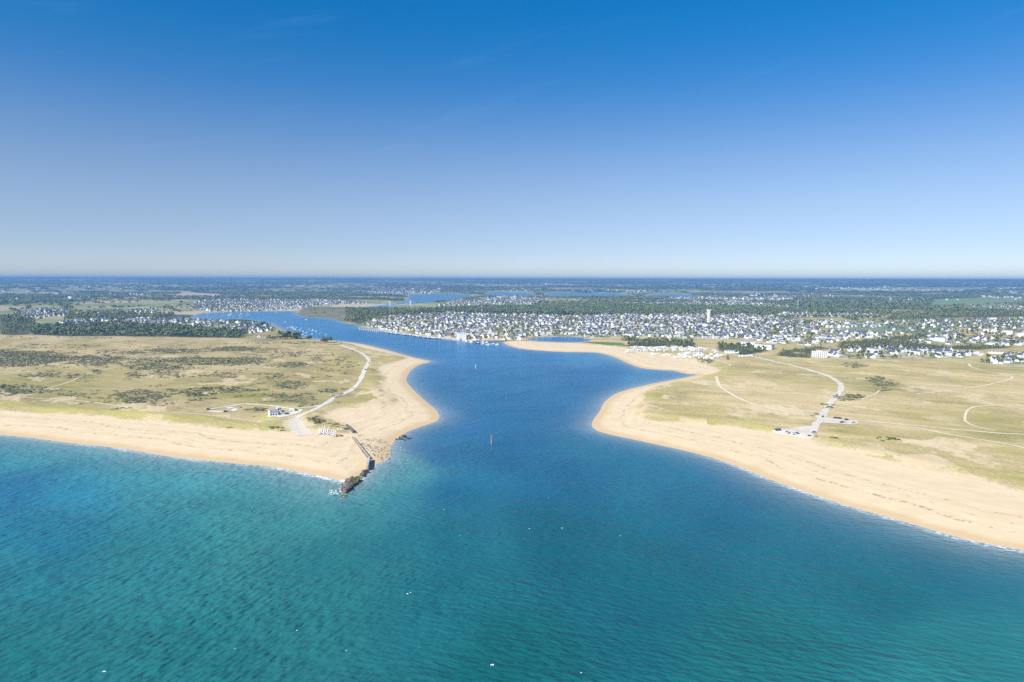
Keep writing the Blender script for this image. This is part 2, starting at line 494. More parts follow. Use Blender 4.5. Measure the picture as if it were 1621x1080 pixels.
FIELDS = [([(1240, 509), (1250, 504), (1330, 504), (1345, 509), (1330, 512)], (0.42, 0.34, 0.15)),
          ([(1335, 530), (1345, 520), (1480, 520), (1510, 526), (1470, 530)], (0.19, 0.24, 0.14)),
          ([(1505, 531), (1515, 526), (1621, 529), (1700, 532), (1700, 543), (1600, 538)], (0.48, 0.36, 0.15)),
          ([(1505, 509), (1520, 504.5), (1590, 504.5), (1592, 509)], (0.42, 0.29, 0.2)),
          ([(0, 493), (0, 486), (40, 485.5), (42, 489)], (0.42, 0.32, 0.2)),
          ([(0, 505), (0, 497), (20, 496), (15, 504)], (0.25, 0.27, 0.12)),
          ([(72, 516), (76, 506), (125, 506), (100, 512)], (0.24, 0.27, 0.12)),
          ([(150, 479.5), (155, 477), (215, 477.5), (214, 479.5)], (0.5, 0.4, 0.22)),
          ([(225, 480), (228, 477.5), (290, 478.5), (280, 481)], (0.3, 0.32, 0.14)),
          ([(920, 543), (930, 540.5), (985, 543), (995, 549), (960, 548.5)], (0.13, 0.2, 0.05)),
          ([(520, 488), (530, 480), (610, 480), (615, 484), (560, 486)], (0.5, 0.42, 0.28)),
          ([(270, 470), (290, 463), (350, 466), (345, 471)], (0.5, 0.38, 0.27)),
          ([(1405, 497), (1420, 492), (1490, 494), (1485, 498)], (0.3, 0.31, 0.13)),
          ([(1470, 486), (1480, 474), (1621, 470), (1621, 480), (1560, 484)], (0.2, 0.26, 0.1)),
          ([(1260, 526), (1300, 523), (1325, 525), (1290, 529)], (0.4, 0.36, 0.16)),
          ([(1400, 534), (1420, 530), (1450, 531), (1440, 534)], (0.45, 0.37, 0.18)),
          ([(215, 506.5), (230, 503.5), (330, 505.5), (322, 509), (250, 508)], (0.27, 0.25, 0.22)),
          ([(1300, 503), (1310, 497), (1360, 497), (1350, 500)], (0.32, 0.3, 0.16))]
def poly_mask(P, poly, soft=8.0):
    return sstep(-soft, soft, signed(P, poly))

def scrub_density(px, py):
    """the dark scrub of the dunes, traced as bands and patches (x0,x1,y0,y1,weight)"""
    d = np.zeros(len(px))
    for x0, x1, y0, y1, w in SCRUB:
        cx, cy, rx, ry = (x0 + x1) / 2, (y0 + y1) / 2, (x1 - x0) / 2, (y1 - y0) / 2
        q = ((px - cx) / rx) ** 2 + ((py - cy) / ry) ** 2
        d = np.maximum(d, w * sstep(1.35, 0.35, q) if False else w * (1 - sstep(0.35, 1.8, q)))
    return d
SCRUB = [(-160, 130, 555, 580, 1), (40, 150, 592, 600, .5), (300, 470, 588, 600, .45), (150, 330, 553, 562, .45), (395, 530, 556, 566, .4), (500, 560, 566, 590, .25), (380, 430, 654, 662, .4), (110, 200, 561, 579, .8), (190, 300, 568, 588, .75), (250, 375, 565, 579, .95), (232, 318, 551, 560, .8), (312, 432, 549.5, 557, .85),
         (300, 425, 566, 578, .9), (425, 490, 573, 581, .7), (488, 515, 566, 570, .7), (-60, 80, 610, 626, .75), (90, 128, 622, 627.5, .7), (180, 280, 618, 641, .85),
         (288, 345, 621, 633, .8), (258, 362, 614, 624, .8), (300, 412, 614, 623, .85), (438, 486, 604, 616, .8), (505, 534, 614, 621, .7), (420, 502, 622, 638, .6),
         (378, 425, 646, 655, .75), (330, 385, 642, 648, .55), (483, 514, 661, 673, .95), (470, 508, 637, 648, .55), (145, 160, 585, 592, .7), (195, 232, 590, 597, .7), (60, 100, 588, 597, .5),
         (1372, 1400, 594, 606, .6), (1385, 1422, 602, 614, .6), (1388, 1414, 616, 620, .6), (1318, 1364, 624, 634, .8), (1335, 1372, 574, 583, .7), (1283, 1300, 655, 662, .5), (1296, 1320, 635, 645, .35),
         (1100, 1130, 570, 577, .7), (1245, 1280, 561, 566, .6), (1310, 1330, 692, 697, .3), (1260, 1300, 689, 696, .5), (1385, 1430, 690, 697, .3), (225, 300, 586, 600, .35), (60, 420, 528, 534, .3), (400, 500, 540, 545, .4),
         (20, 160, 546, 552, .3), (520, 560, 540, 547, .25)]

# ---- colours of the ground (albedo), from where it lies
x, y = GP[:, 0], GP[:, 1]
GPX, GPY = to_px(np.column_stack([GP, np.maximum(G_Z, 0)]))
n1 = fbm(x / 130., y / 130., 41, 4); n2 = fbm(x / 38., y / 38., 51, 4); n3 = fbm(x / 420., y / 420., 61, 3)
def L(a, b, t): return np.asarray(a)[None] * (1 - t[:, None]) + np.asarray(b)[None] * t[:, None]
tan, olive, straw = (0.55, 0.432, 0.225), (0.435, 0.355, 0.145), (0.625, 0.50, 0.29)
left_ = (GPX < 720)[:, None]
n5 = fbm(x / 75. + 0.4 * y / 75., y / 150. - 0.2 * x / 150., 43, 5); n6 = fbm(x / 20., y / 34., 45, 4)
col = L(tan, olive, sstep(0.38, 0.60, n5 * 0.5 + n1 * 0.25 + n3 * 0.25))
t = sstep(0.53, 0.68, n6 * 0.6 + n5 * 0.4) * 0.55; col = col * (1 - t[:, None]) + np.array((0.31, 0.25, 0.145)) * t[:, None]
t = sstep(0.56, 0.74, n2 * 0.6 + n1 * 0.4); col = col * (1 - 0.7 * t[:, None]) + np.array(straw) * 0.7 * t[:, None]
col = np.where(left_, col * np.array((0.86, 0.86, 0.84)), col)
# marram grass on the seaward dune edge
mar = np.exp(-(np.maximum(np.abs(G_VG - 18) - 8, 0) / 11.0) ** 2) * sstep(-10, 0, G_VG) * (1 - sstep(0.3, 0.75, n2) * 0.5)
mar = mar * np.where(GPX < 480, 1.0, np.where(GPX > 1100, 0.85 * sstep(0.45, 0.6, n6), 0.3)) * (G_R < 1500)
col = col * (1 - 0.8 * mar[:, None]) + np.array((0.46, 0.42, 0.115)) * 0.8 * mar[:, None]
# damp green hollows
for (cx, cy, rx, ry, w) in [(380, 626, 110, 6, .9), (60, 618, 130, 10, .5), (170, 632, 60, 8, .5), (460, 633, 60, 8, .6), (1585, 665, 60, 14, .45), (1600, 690, 150, 9, .6), (1580, 578, 90, 7, .5), (1390, 612, 40, 14, .5), (410, 637, 50, 5, .5), (1340, 680, 25, 4, .5), (1220, 652, 25, 8, .4), (60, 600, 80, 9, .45), (300, 606, 240, 8, .3)]:
    q = ((GPX - cx) / rx) ** 2 + ((GPY - cy) / ry) ** 2
    t = w * np.exp(-q) * (0.6 + 0.8 * n2)
    t = np.clip(t, 0, 1) * (G_R < 2200)
    col = col * (1 - t[:, None]) + np.array((0.235, 0.225, 0.055)) * t[:, None]
# bare sandy blow-outs
t = sstep(0.60, 0.70, fbm(x / 34. + y / 60., y / 46. - x / 90., 77, 5)) * 0.6 * (G_R < 1600)
right_low = np.exp(-((GPX - 1420) / 230.) ** 2 - ((GPY - 725) / 30.) ** 2) + np.exp(-((GPX - 1230) / 110.) ** 2 - ((GPY - 648) / 12.) ** 2) + np.exp(-((GPX - 600) / 50.) ** 2 - ((GPY - 635) / 35.) ** 2)
edge_r = 0.75 * np.exp(-np.maximum(G_VG, 0) / 38.0) * (GPX > 900) * (GPX < 1120) * (G_R < 1300)
t = np.clip(t + edge_r * sstep(0.42, 0.56, n6), 0, 0.9)
t = np.clip(t + np.clip(right_low, 0, 1) * sstep(0.38, 0.56, n6) * 0.9, 0, 0.92)
G_BARE = t
# scrub floor
sc = scrub_density(GPX, GPY) * (G_R < 2200)
t = sstep(0.40, 0.58, n2 * 0.7 + 0.5 * sc - 0.12) * sc * 0.7
col = col * (1 - t[:, None]) + np.array((0.235, 0.21, 0.11)) * t[:, None]
# inland: rough farmland and woods
inl = sstep(530, 520, GPY) if False else 1 - sstep(516, 534, GPY)
farm = L((0.19, 0.215, 0.09), (0.34, 0.32, 0.15), sstep(0.35, 0.65, n1))
# field pattern: nearest of scattered centres, each with its own crop
cell = 260.0
gx, gy = np.floor(x / cell), np.floor(y / cell)
best = np.full(len(x), 1e9); fid = np.zeros(len(x))
for dx in (-1, 0, 1):
    for dy in (-1, 0, 1):
        hx = hash2(gx + dx, gy + dy, 5); hy = hash2(gx + dx, gy + dy, 6)
        d = np.abs((gx + dx + hx) * cell - x) * 0.75 + np.abs((gy + dy + hy) * cell - y)
        m = d < best; best[m] = d[m]; fid[m] = hash2(gx + dx, gy + dy, 9)[m]
crop = np.select([fid > 0.86, fid > 0.68, fid > 0.45], [np.full_like(fid, 2), np.full_like(fid, 1), np.full_like(fid, 3)], 0)
cc = np.array([(0, 0, 0), (0.36, 0.31, 0.16), (0.5, 0.4, 0.27), (0.22, 0.27, 0.10)])
fm = (crop > 0) & (n3 < 0.62)
farm[fm] = cc[crop[fm].astype(int)]
wmask = fbm(x / 900., y / 520., 91, 4)
farm = np.where((wmask > 0.60)[:, None], np.array((0.085, 0.10, 0.045))[None], farm)
col = col * (1 - inl[:, None]) + farm * inl[:, None]
for k, p in TOWN_POLY.items():
    t = poly_mask(GP, p, 14) * 0.85
    c = L((0.20, 0.21, 0.09), (0.48, 0.44, 0.35), sstep(0.40, 0.6, fbm(x / 22., y / 22., 15, 3)))
    col = col * (1 - t[:, None]) + c * t[:, None]
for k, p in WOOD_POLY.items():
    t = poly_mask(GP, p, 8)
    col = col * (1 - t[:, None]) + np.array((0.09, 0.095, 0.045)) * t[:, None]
for f, c in FIELDS:
    t = poly_mask(GP, area(f, 3.0 if f[0][1] > 520 else 8.0), 6)
    col = col * (1 - t[:, None]) + np.array(c) * (0.85 + 0.3 * n2[:, None]) * t[:, None]
# heath of the peninsula across the estuary, mudflat of the creek
t = poly_mask(GP, area([(468, 495), (480, 488), (540, 485.5), (600, 490), (560, 497), (545, 506), (525, 503), (490, 501)], 5), 10)
col = col * (1 - t[:, None]) + np.array((0.19, 0.175, 0.095)) * (0.7 + 0.6 * n2[:, None]) * t[:, None]
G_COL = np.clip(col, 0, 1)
G_SANDY = np.clip(np.maximum(G_BARE * (1 - inl), 0), 0, 1)
# rubble field east of the jetty
G_RUB = np.exp(-((GPX - 600) / 24.) ** 2 - ((GPY - 711) / 17.) ** 2)

t_ = NT('ground')
sd, vg = t_.attr('sd'), t_.attr('vg')
fine = t_.noise(0.35, 5, 0.65); mid = t_.noise(0.055, 5, 0.6); tiny = t_.noise(1.6, 3, 0.6)
streak = t_.noise(0.03, 4, 0.6, rot=0.5, stretch=(0.35, 2.0, 1))
edge = t_.math('ADD', vg, t_.math('MULTIPLY', t_.math('SUBTRACT', t_.math('ADD', t_.math('MULTIPLY', mid, 0.6), t_.math('MULTIPLY', fine, 0.4)), 0.5), 46.0))
vegm = t_.step(edge, -5.0, 7.0)
bare = t_.attr('bare')
bare_n = t_.step(t_.math('ADD', bare, t_.math('MULTIPLY', t_.math('SUBTRACT', fine, 0.5), 1.1)), 0.35, 0.75)
vegm = t_.math('MULTIPLY', vegm, t_.math('SUBTRACT', 1.0, t_.math('MULTIPLY', bare_n, 0.8)))
sand = t_.mix(t_.step(mid, 0.3, 0.7), (0.66, 0.52, 0.325), (0.72, 0.58, 0.38))
sand = t_.mix(t_.math('MULTIPLY', t_.step(streak, 0.5, 0.75), 0.35), sand, (0.60, 0.44, 0.27))
band = t_.n.new('ShaderNodeCombineXYZ'); t_.put(band.inputs[0], t_.math('ADD', sd, t_.math('MULTIPLY', mid, 14.0)))
bands = t_.noise(0.14, 4, 0.7, vec=band.outputs[0])
sand = t_.mix(t_.step(bands, 0.35, 0.7, 0.0, 0.55), sand, (0.585, 0.425, 0.25))
sand = t_.mix(t_.step(fine, 0.55, 0.8, 0.0, 0.35), sand, (0.52, 0.39, 0.235))
# wet sand by the water
wetn = t_.math('ADD', sd, t_.math('MULTIPLY', t_.math('SUBTRACT', mid, 0.5), 10.0))
sand = t_.mix(t_.step(wetn, 5.0, 17.0, 0.75, 0.0), sand, (0.545, 0.385, 0.21))
# drift lines of weed left by the tides
def wrack(s, centre, width, wob, amount, thr):
    c = s.math('ADD', sd, s.math('MULTIPLY', s.math('SUBTRACT', s.noise(0.012, 3, 0.6), 0.5), wob))
    band = s.math('SUBTRACT', 1.0, s.math('MINIMUM', s.math('ABSOLUTE', s.math('DIVIDE', s.math('SUBTRACT', c, centre), width)), 1.0))
    return s.math('MULTIPLY', s.math('MULTIPLY', band, s.step(s.noise(0.22, 4, 0.7), thr, thr + 0.1)), amount)
w = t_.math('MAXIMUM', wrack(t_, 30.0, 2.6, 30.0, 0.8, 0.5), t_.math('MAXIMUM', wrack(t_, 58.0, 3.0, 34.0, 0.75, 0.5), wrack(t_, 44.0, 2.0, 24.0, 0.5, 0.52)))
sand = t_.mix(w, sand, (0.2, 0.155, 0.09))
# stones scattered at the jetty's foot
rub = t_.math('MULTIPLY', t_.attr('rubble'), t_.step(t_.noise(0.5, 3, 0.7), 0.5, 0.6))
sand = t_.mix(t_.math('MULTIPLY', rub, 0.7), sand, (0.24, 0.2, 0.11))
gcol = t_.attr('col', 'Color')
mott = t_.math('ADD', t_.math('ADD', t_.math('MULTIPLY', fine, 0.45), t_.math('MULTIPLY', streak, 0.4)), t_.math('MULTIPLY', tiny, 0.25))
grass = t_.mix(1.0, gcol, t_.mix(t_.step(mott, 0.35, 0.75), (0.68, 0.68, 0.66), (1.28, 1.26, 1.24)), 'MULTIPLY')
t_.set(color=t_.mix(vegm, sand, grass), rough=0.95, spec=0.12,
       normal=t_.bump(t_.math('ADD', t_.math('MULTIPLY', fine, vegm), t_.math('MULTIPLY', tiny, 0.15)), 1.1, 0.7))
ground = big_mesh('ground', np.column_stack([GP, G_Z]), QUADS, t_.m, smooth=True)
tag(ground, kind='structure')
attr(ground, 'sd', G_SD); attr(ground, 'vg', np.clip(G_VG, -300, 300)); attr(ground, 'bare', G_SANDY); attr(ground, 'rubble', G_RUB)
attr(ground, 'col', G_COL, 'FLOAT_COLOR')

# ---- water: one sheet, its colour from the depth and the sand below it
wm = G_R < 9200
nrow = int((rad < 9200).sum())
W_P = GP[:nrow * NA]; W_SD = G_SD[:nrow * NA]; W_Q = QUADS[(QUADS.max(1) < nrow * NA)]
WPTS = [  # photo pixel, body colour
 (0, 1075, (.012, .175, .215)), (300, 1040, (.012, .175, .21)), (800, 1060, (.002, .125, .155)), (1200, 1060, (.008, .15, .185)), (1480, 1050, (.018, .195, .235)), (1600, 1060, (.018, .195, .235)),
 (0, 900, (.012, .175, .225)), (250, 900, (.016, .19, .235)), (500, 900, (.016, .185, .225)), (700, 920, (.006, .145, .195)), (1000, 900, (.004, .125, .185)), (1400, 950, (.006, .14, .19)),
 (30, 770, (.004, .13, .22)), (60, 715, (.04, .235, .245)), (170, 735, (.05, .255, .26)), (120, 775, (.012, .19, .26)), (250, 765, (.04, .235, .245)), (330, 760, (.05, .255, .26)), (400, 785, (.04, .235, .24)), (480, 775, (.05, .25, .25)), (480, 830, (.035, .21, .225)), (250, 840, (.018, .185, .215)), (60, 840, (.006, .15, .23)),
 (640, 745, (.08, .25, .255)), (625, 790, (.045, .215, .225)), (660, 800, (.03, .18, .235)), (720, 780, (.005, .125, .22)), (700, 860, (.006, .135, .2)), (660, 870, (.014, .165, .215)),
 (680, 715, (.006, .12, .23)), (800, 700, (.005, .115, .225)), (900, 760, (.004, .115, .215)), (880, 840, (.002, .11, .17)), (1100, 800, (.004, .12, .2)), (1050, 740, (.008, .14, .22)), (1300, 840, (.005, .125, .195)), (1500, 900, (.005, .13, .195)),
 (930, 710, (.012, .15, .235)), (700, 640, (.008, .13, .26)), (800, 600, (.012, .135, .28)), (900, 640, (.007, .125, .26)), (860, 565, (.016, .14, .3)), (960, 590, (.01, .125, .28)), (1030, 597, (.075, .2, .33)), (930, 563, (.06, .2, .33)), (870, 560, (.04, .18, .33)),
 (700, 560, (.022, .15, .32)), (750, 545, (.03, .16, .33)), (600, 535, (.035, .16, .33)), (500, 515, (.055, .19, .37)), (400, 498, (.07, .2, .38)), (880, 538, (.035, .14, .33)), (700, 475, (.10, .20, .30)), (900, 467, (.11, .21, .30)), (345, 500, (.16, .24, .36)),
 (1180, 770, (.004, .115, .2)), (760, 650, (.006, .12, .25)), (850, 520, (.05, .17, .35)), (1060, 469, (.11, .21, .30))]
wp = np.array([flat(a, b) for a, b, c in WPTS]); wc = np.array([c for a, b, c in WPTS])
def lp(P): return np.column_stack([np.arctan2(P[:, 0], P[:, 1]) * 2.2, np.log(np.hypot(P[:, 0], P[:, 1]))])
qa, qb = lp(W_P), lp(wp)
num = np.zeros((len(qa), 3)); den = np.zeros(len(qa))
nw = fbm(W_P[:, 0] / 90., W_P[:, 1] / 90., 71, 4) - 0.5; nw2 = fbm(W_P[:, 0] / 90., W_P[:, 1] / 90., 171, 4) - 0.5
for p, c in zip(qb, wc):
    d2 = (qa[:, 0] + nw * 0.14 - p[0]) ** 2 + (qa[:, 1] + nw2 * 0.14 - p[1]) ** 2
    wgt = 1.0 / (d2 + 0.002) ** 2
    num += wgt[:, None] * c; den += wgt
W_COL = num / den[:, None]
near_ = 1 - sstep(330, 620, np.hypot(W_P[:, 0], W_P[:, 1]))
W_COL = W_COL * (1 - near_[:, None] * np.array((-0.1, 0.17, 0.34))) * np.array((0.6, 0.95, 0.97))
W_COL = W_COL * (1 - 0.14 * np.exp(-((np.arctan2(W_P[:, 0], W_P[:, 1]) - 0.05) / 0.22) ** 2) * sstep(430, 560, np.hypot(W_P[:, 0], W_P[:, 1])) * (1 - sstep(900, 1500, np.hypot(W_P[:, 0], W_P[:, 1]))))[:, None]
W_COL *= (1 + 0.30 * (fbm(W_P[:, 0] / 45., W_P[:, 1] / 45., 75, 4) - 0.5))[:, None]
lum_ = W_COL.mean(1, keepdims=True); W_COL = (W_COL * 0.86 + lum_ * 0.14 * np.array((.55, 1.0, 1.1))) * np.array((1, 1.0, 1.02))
# the sand shows through at the edge
depth = np.maximum(-W_SD, 0)
w_px, w_py = to_px(np.column_stack([W_P, np.zeros(len(W_P))]))
open_sea = np.clip(1 - sstep(620, 900, W_P[:, 1]), 0, 1) * np.where(w_px < 800, 1 - 0.8 * sstep(575, 600, w_px), sstep(1040, 1250, w_px))
open_sea = open_sea * np.where(w_px < 700, 0.75 + 0.6 * np.exp(-((w_px - 480) / 75.) ** 2), 0.8)
t = np.exp(-depth / (13.0 + 8.0 * open_sea)) * 0.7
W_COL = W_COL * (1 - t[:, None]) + np.array((.33, .36, .34)) * t[:, None]
t_ = NT('water')
wcol = t_.attr('col', 'Color'); wsd = t_.attr('sd'); sea = t_.attr('sea'); wdir = t_.attr('wdir')
def chop(rot):
    a = t_.noise(0.36, 1, 0.35, rot=rot, stretch=(0.40, 1.0, 1), dist=0.3)
    b = t_.noise(0.72, 1, 0.4, rot=rot + 0.22, stretch=(0.42, 1.0, 1), dist=0.2)
    c = t_.noise(0.085, 1, 0.4, rot=rot - 0.15, stretch=(0.24, 1.0, 1))
    d = t_.noise(0.36, 1, 0.4, rot=rot - 0.5, stretch=(0.42, 1.0, 1))
    s = t_.math('ADD', t_.math('MULTIPLY', a, 1.0), t_.math('MULTIPLY', b, 0.30))
    return t_.math('ADD', t_.math('ADD', s, t_.math('MULTIPLY', c, 1.0)), t_.math('MULTIPLY', d, 0.38))
h1, h2 = chop(-0.80), t_.math('MULTIPLY', chop(0.30), 0.72)
gust = t_.step(t_.noise(0.012, 3, 0.6), 0.3, 0.7, 0.65, 1.2)
hm = t_.n.new('ShaderNodeMix'); t_.put(hm.inputs[0], wdir); t_.put(hm.inputs[2], h1); t_.put(hm.inputs[3], h2)
hgt = t_.math('MULTIPLY', hm.outputs[0], gust)
# foam: the wash on the beach, and a few white caps
edge = t_.math('ADD', wsd, t_.math('MULTIPLY', t_.math('SUBTRACT', t_.noise(0.06, 4, 0.65), 0.5), 7.0))
surf = t_.step(t_.noise(0.02, 3, 0.6), 0.42, 0.6, 0.35, 1.0)
foam = t_.math('MULTIPLY', t_.math('MULTIPLY', t_.step(edge, -7.5, -2.5), t_.step(t_.noise(0.4, 4, 0.7), 0.40, 0.58)), t_.math('MULTIPLY', t_.math('MULTIPLY', sea, surf), 0.85))
caps = t_.math('MULTIPLY', t_.step(t_.noise(0.16, 4, 0.75, stretch=(0.6, 1, 1)), 0.79, 0.82), t_.step(wsd, -30.0, -60.0))
foam = t_.math('MAXIMUM', foam, t_.math('MULTIPLY', caps, 0.0))
t_.set(color=t_.mix(foam, wcol, (0.82, 0.84, 0.86)), rough=0.9, spec=0.0, coat=t_.math('SUBTRACT', 1.0, foam), coat_ior=1.18, coat_rough=0.24,
       coat_normal=t_.bump(hgt, 0.95, 1.0), normal=t_.bump(hgt, 2.5, 1.0))
water = big_mesh('water', np.column_stack([W_P, np.zeros(len(W_P))]), W_Q, t_.m, smooth=True)
tag(water, kind='structure')
attr(water, 'sd', W_SD); attr(water, 'col', np.clip(W_COL, 0, 1), 'FLOAT_COLOR'); attr(water, 'sea', open_sea)
wx, wy = to_px(np.column_stack([W_P, np.zeros(len(W_P))]))
attr(water, 'wdir', sstep(380, 900, wx + 0.35 * (wy - 900) + 260 * nw))

# ---- haze: one even body of air round everything
hz = MB().box((0, 12000, -4.5), (60000, 34000, 186.5)).build('haze', [])
hm_ = bpy.data.materials.new('haze'); hm_.use_nodes = True
hm_.node_tree.nodes.clear()
ho = hm_.node_tree.nodes.new('ShaderNodeOutputMaterial'); hv = hm_.node_tree.nodes.new('ShaderNodeVolumePrincipled')
hv.inputs['Color'].default_value = (0.205, 0.44, 0.78, 1)
hv.inputs['Density'].default_value = 9.5e-5
hv.inputs['Anisotropy'].default_value = 0.0
hm_.node_tree.links.new(hv.outputs[0], ho.inputs['Volume'])
hz.data.materials.clear(); hz.data.materials.append(hm_)
tag(hz, kind='stuff')

# ================================================================== ROADS, TRACKS, CAR PARKS (draped sheets)
def ribbon(name, pts, width, mat, lift=0.22, sub=5, soft=0.0):
    p = np.asarray(pts, float)
    line = smooth_line(at(p[:, 0], p[:, 1])[:, :2], sub)
    # even steps of about 6 m
    d = np.r_[0, np.cumsum(np.hypot(*np.diff(line, axis=0).T))]
    n = max(4, int(d[-1] / 6.0))
    s = np.linspace(0, d[-1], n)
    line = np.column_stack([np.interp(s, d, line[:, 0]), np.interp(s, d, line[:, 1])])
    tang = np.gradient(line, axis=0); tang /= np.linalg.norm(tang, axis=1)[:, None] + 1e-9
    nrm = np.column_stack([-tang[:, 1], tang[:, 0]])
    wv = width * (0.85 + 0.3 * vnoise(s / 14.0, s * 0 + width, 3))
    V = []
    for k in (-0.5, -0.17, 0.17, 0.5):
        q = line + nrm * (wv * k + (0.16 * width * np.sign(k) * (vnoise(s / 5.0, s * 0 + k * 9, 13) - 0.5) * 2 if abs(k) > .4 else 0))[:, None]
        V.append(np.column_stack([q, height(q) + lift]))
    m = len(line)
    V = np.vstack(V)
    idx = np.arange(4 * m).reshape(4, m)
    Q = np.stack([idx[:-1, :-1], idx[1:, :-1], idx[1:, 1:], idx[:-1, 1:]], -1).reshape(-1, 4)[:, ::-1]
    return tag(big_mesh(name, V, Q, mat, smooth=True), kind='structure')
def sheet(name, pts, mat, lift=0.18):
    p = np.asarray(pts, float)
    poly = smooth_line(at(np.r_[p[:, 0], p[0, 0]], np.r_[p[:, 1], p[0, 1]])[:, :2], 4)[:-1]
    c = poly.mean(0); rings = []
    for k in (1.0, 0.8, 0.55, 0.3, 0.02):
        q = c + (poly - c) * k
        rings.append(np.column_stack([q, height(q) + lift]))
    n = len(poly); V = np.vstack(rings); idx = np.arange(5 * n).reshape(5, n)
    Q = np.stack([idx[:-1], np.roll(idx[:-1], -1, 1), np.roll(idx[1:], -1, 1), idx[1:]], -1).reshape(-1, 4)
    return tag(big_mesh(name, V, Q, mat, smooth=True), kind='structure')
def dusty(name, a, b, scale=0.25):
    t = NT(name); n = t.noise(scale, 5, 0.65)
    return t.set(color=t.mix(t.step(n, 0.3, 0.7), a, b), rough=0.95, spec=0.1)
M_ROAD = dusty('worn_asphalt', (0.54, 0.475, 0.385), (0.68, 0.61, 0.51))
M_SLIP = dusty('sandy_concrete', (0.58, 0.50, 0.38), (0.70, 0.60, 0.46))
M_GRAVEL = dusty('pale_gravel', (0.54, 0.47, 0.37), (0.68, 0.61, 0.51))
M_TRACK = dusty('sandy_track', (0.62, 0.51, 0.35), (0.74, 0.63, 0.46))
M_LIME = dusty('white_gravel', (0.58, 0.53, 0.44), (0.72, 0.67, 0.58))

ribbon('road', [(477, 690), (467, 680), (463, 671), (474, 659), (497, 649), (515, 639.5), (530, 629.6), (557, 617), (569, 604), (577.6, 585), (584, 571), (574, 560.6), (557, 553), (537, 546)], 7.0, M_ROAD)
ribbon('track', [(507, 641), (490, 645), (460, 647), (440, 644), (428, 642.2), (405, 640.5), (386, 639.8), (362, 643.5), (340, 646.5), (324, 648.5)], 4.5, M_LIME)
ribbon('track', [(362, 645), (372, 650), (350, 652), (330, 651)], 7.0, M_LIME)
ribbon('path', [(66, 618), (90, 611), (111, 604), (148, 590), (170, 585), (187, 582), (230, 578)], 2.6, M_TRACK)
ribbon('path', [(0, 640), (40, 628), (59, 622), (66, 618), (136, 616), (180, 616.5), (222, 618.5)], 2.0, M_TRACK)
ribbon('path', [(470, 659), (440, 664), (400, 666), (350, 660), (300, 655), (250, 652), (200, 645), (120, 634), (0, 629)], 2.2, M_TRACK)
ribbon('road', [(1160, 561), (1196, 565.6), (1221, 571.5), (1270, 583), (1307, 594), (1326, 604), (1332, 614), (1325, 625.5), (1315, 637), (1306, 651), (1302, 661), (1291, 673.6), (1287, 683)], 7.5, M_ROAD)
ribbon('track', [(1345, 666.5), (1357, 666.3), (1394, 669), (1443, 673.5), (1517, 681), (1621, 688), (1760, 697)], 4.0, M_TRACK)
ribbon('path', [(1420, 671.5), (1430, 674), (1468, 681), (1517, 690.5), (1579, 700.6), (1621, 709), (1740, 735)], 3.0, M_TRACK)
ribbon('path', [(1450, 624), (1490, 620), (1517, 617), (1566, 609), (1601, 599.5), (1596, 595), (1571, 589.6), (1550, 585), (1537, 581), (1534, 576)], 3.0, M_TRACK)
ribbon('path', [(1575, 683), (1547, 676), (1529, 668), (1528, 658), (1534, 648), (1550, 643.5), (1586, 642.6), (1650, 645)], 2.6, M_TRACK)
ribbon('path', [(1134, 596), (1137, 606), (1142, 614), (1166, 629), (1196, 641.4), (1235, 650), (1275, 658)], 4.6, M_TRACK)
ribbon('path', [(1137, 590), (1160, 590.5), (1180, 592), (1210, 589), (1245, 586)], 2.4, M_TRACK)
ribbon('path', [(1330, 640), (1360, 634), (1385, 624), (1392, 618)], 2.2, M_TRACK)
ribbon('path', [(1130, 585), (1146, 581), (1156, 578), (1140, 572), (1100, 568)], 2.4, M_TRACK)
sheet('car_park', [(1218, 684), (1236, 679), (1270, 675.5), (1287, 675), (1295, 679), (1292, 687), (1284, 695), (1270, 695), (1257, 690), (1236, 689)], M_GRAVEL)
sheet('car_park', [(1284, 657), (1292, 656.5), (1305, 661), (1330, 663), (1357, 667.5), (1356, 672), (1335, 671.5), (1302, 669), (1296, 664)], M_GRAVEL, 0.26)
sheet('slipway', [(459, 676), (470, 664), (478, 668), (487, 680), (497, 687), (484, 690), (466, 688)], M_SLIP, 0.14)
sheet('forecourt', [(428, 659), (440, 656.5), (462, 652), (475, 648), (478, 651), (462, 657), (444, 661)], M_LIME, 0.2)

# ================================================================== MATERIALS OF THE THINGS
M_WHITE = plain('white_render', (0.80, 0.79, 0.76), 0.8, 0.10, 0.35)
M_CREAM = plain('cream_render', (0.72, 0.66, 0.54), 0.8, 0.12, 0.35)
M_GREYW = plain('pale_grey_render', (0.58, 0.57, 0.55), 0.8, 0.14, 0.35)
M_SLATE = plain('blue_slate', (0.105, 0.12, 0.172), 0.55, 0.3, 0.5)
M_DSLATE = plain('dark_slate', (0.075, 0.082, 0.11), 0.55, 0.3, 0.5)
M_GREYR = plain('grey_roof', (0.30, 0.30, 0.31), 0.7, 0.25, 0.5)
M_TILE = plain('orange_tile', (0.42, 0.17, 0.085), 0.75, 0.25, 0.5)
M_GLASS = plain('window_glass', (0.035, 0.045, 0.06), 0.12, 0.2, 0.5, 0.5)
M_WOODD = plain('painted_door', (0.10, 0.15, 0.22), 0.5, 0.2, 0.8)
M_CONC = plain('weathered_concrete', (0.46, 0.42, 0.35), 0.9, 0.3, 0.4)
M_CONCD = plain('dark_concrete', (0.16, 0.145, 0.125), 0.9, 0.35, 0.5)
M_ROCK = plain('rock', (0.17, 0.145, 0.115), 0.9, 0.5, 0.45)
M_ROCKD = plain('wet_rock', (0.045, 0.043, 0.04), 0.6, 0.5, 0.45)
M_RED = plain('red_paint', (0.5, 0.07, 0.045), 0.5, 0.2, 0.8)
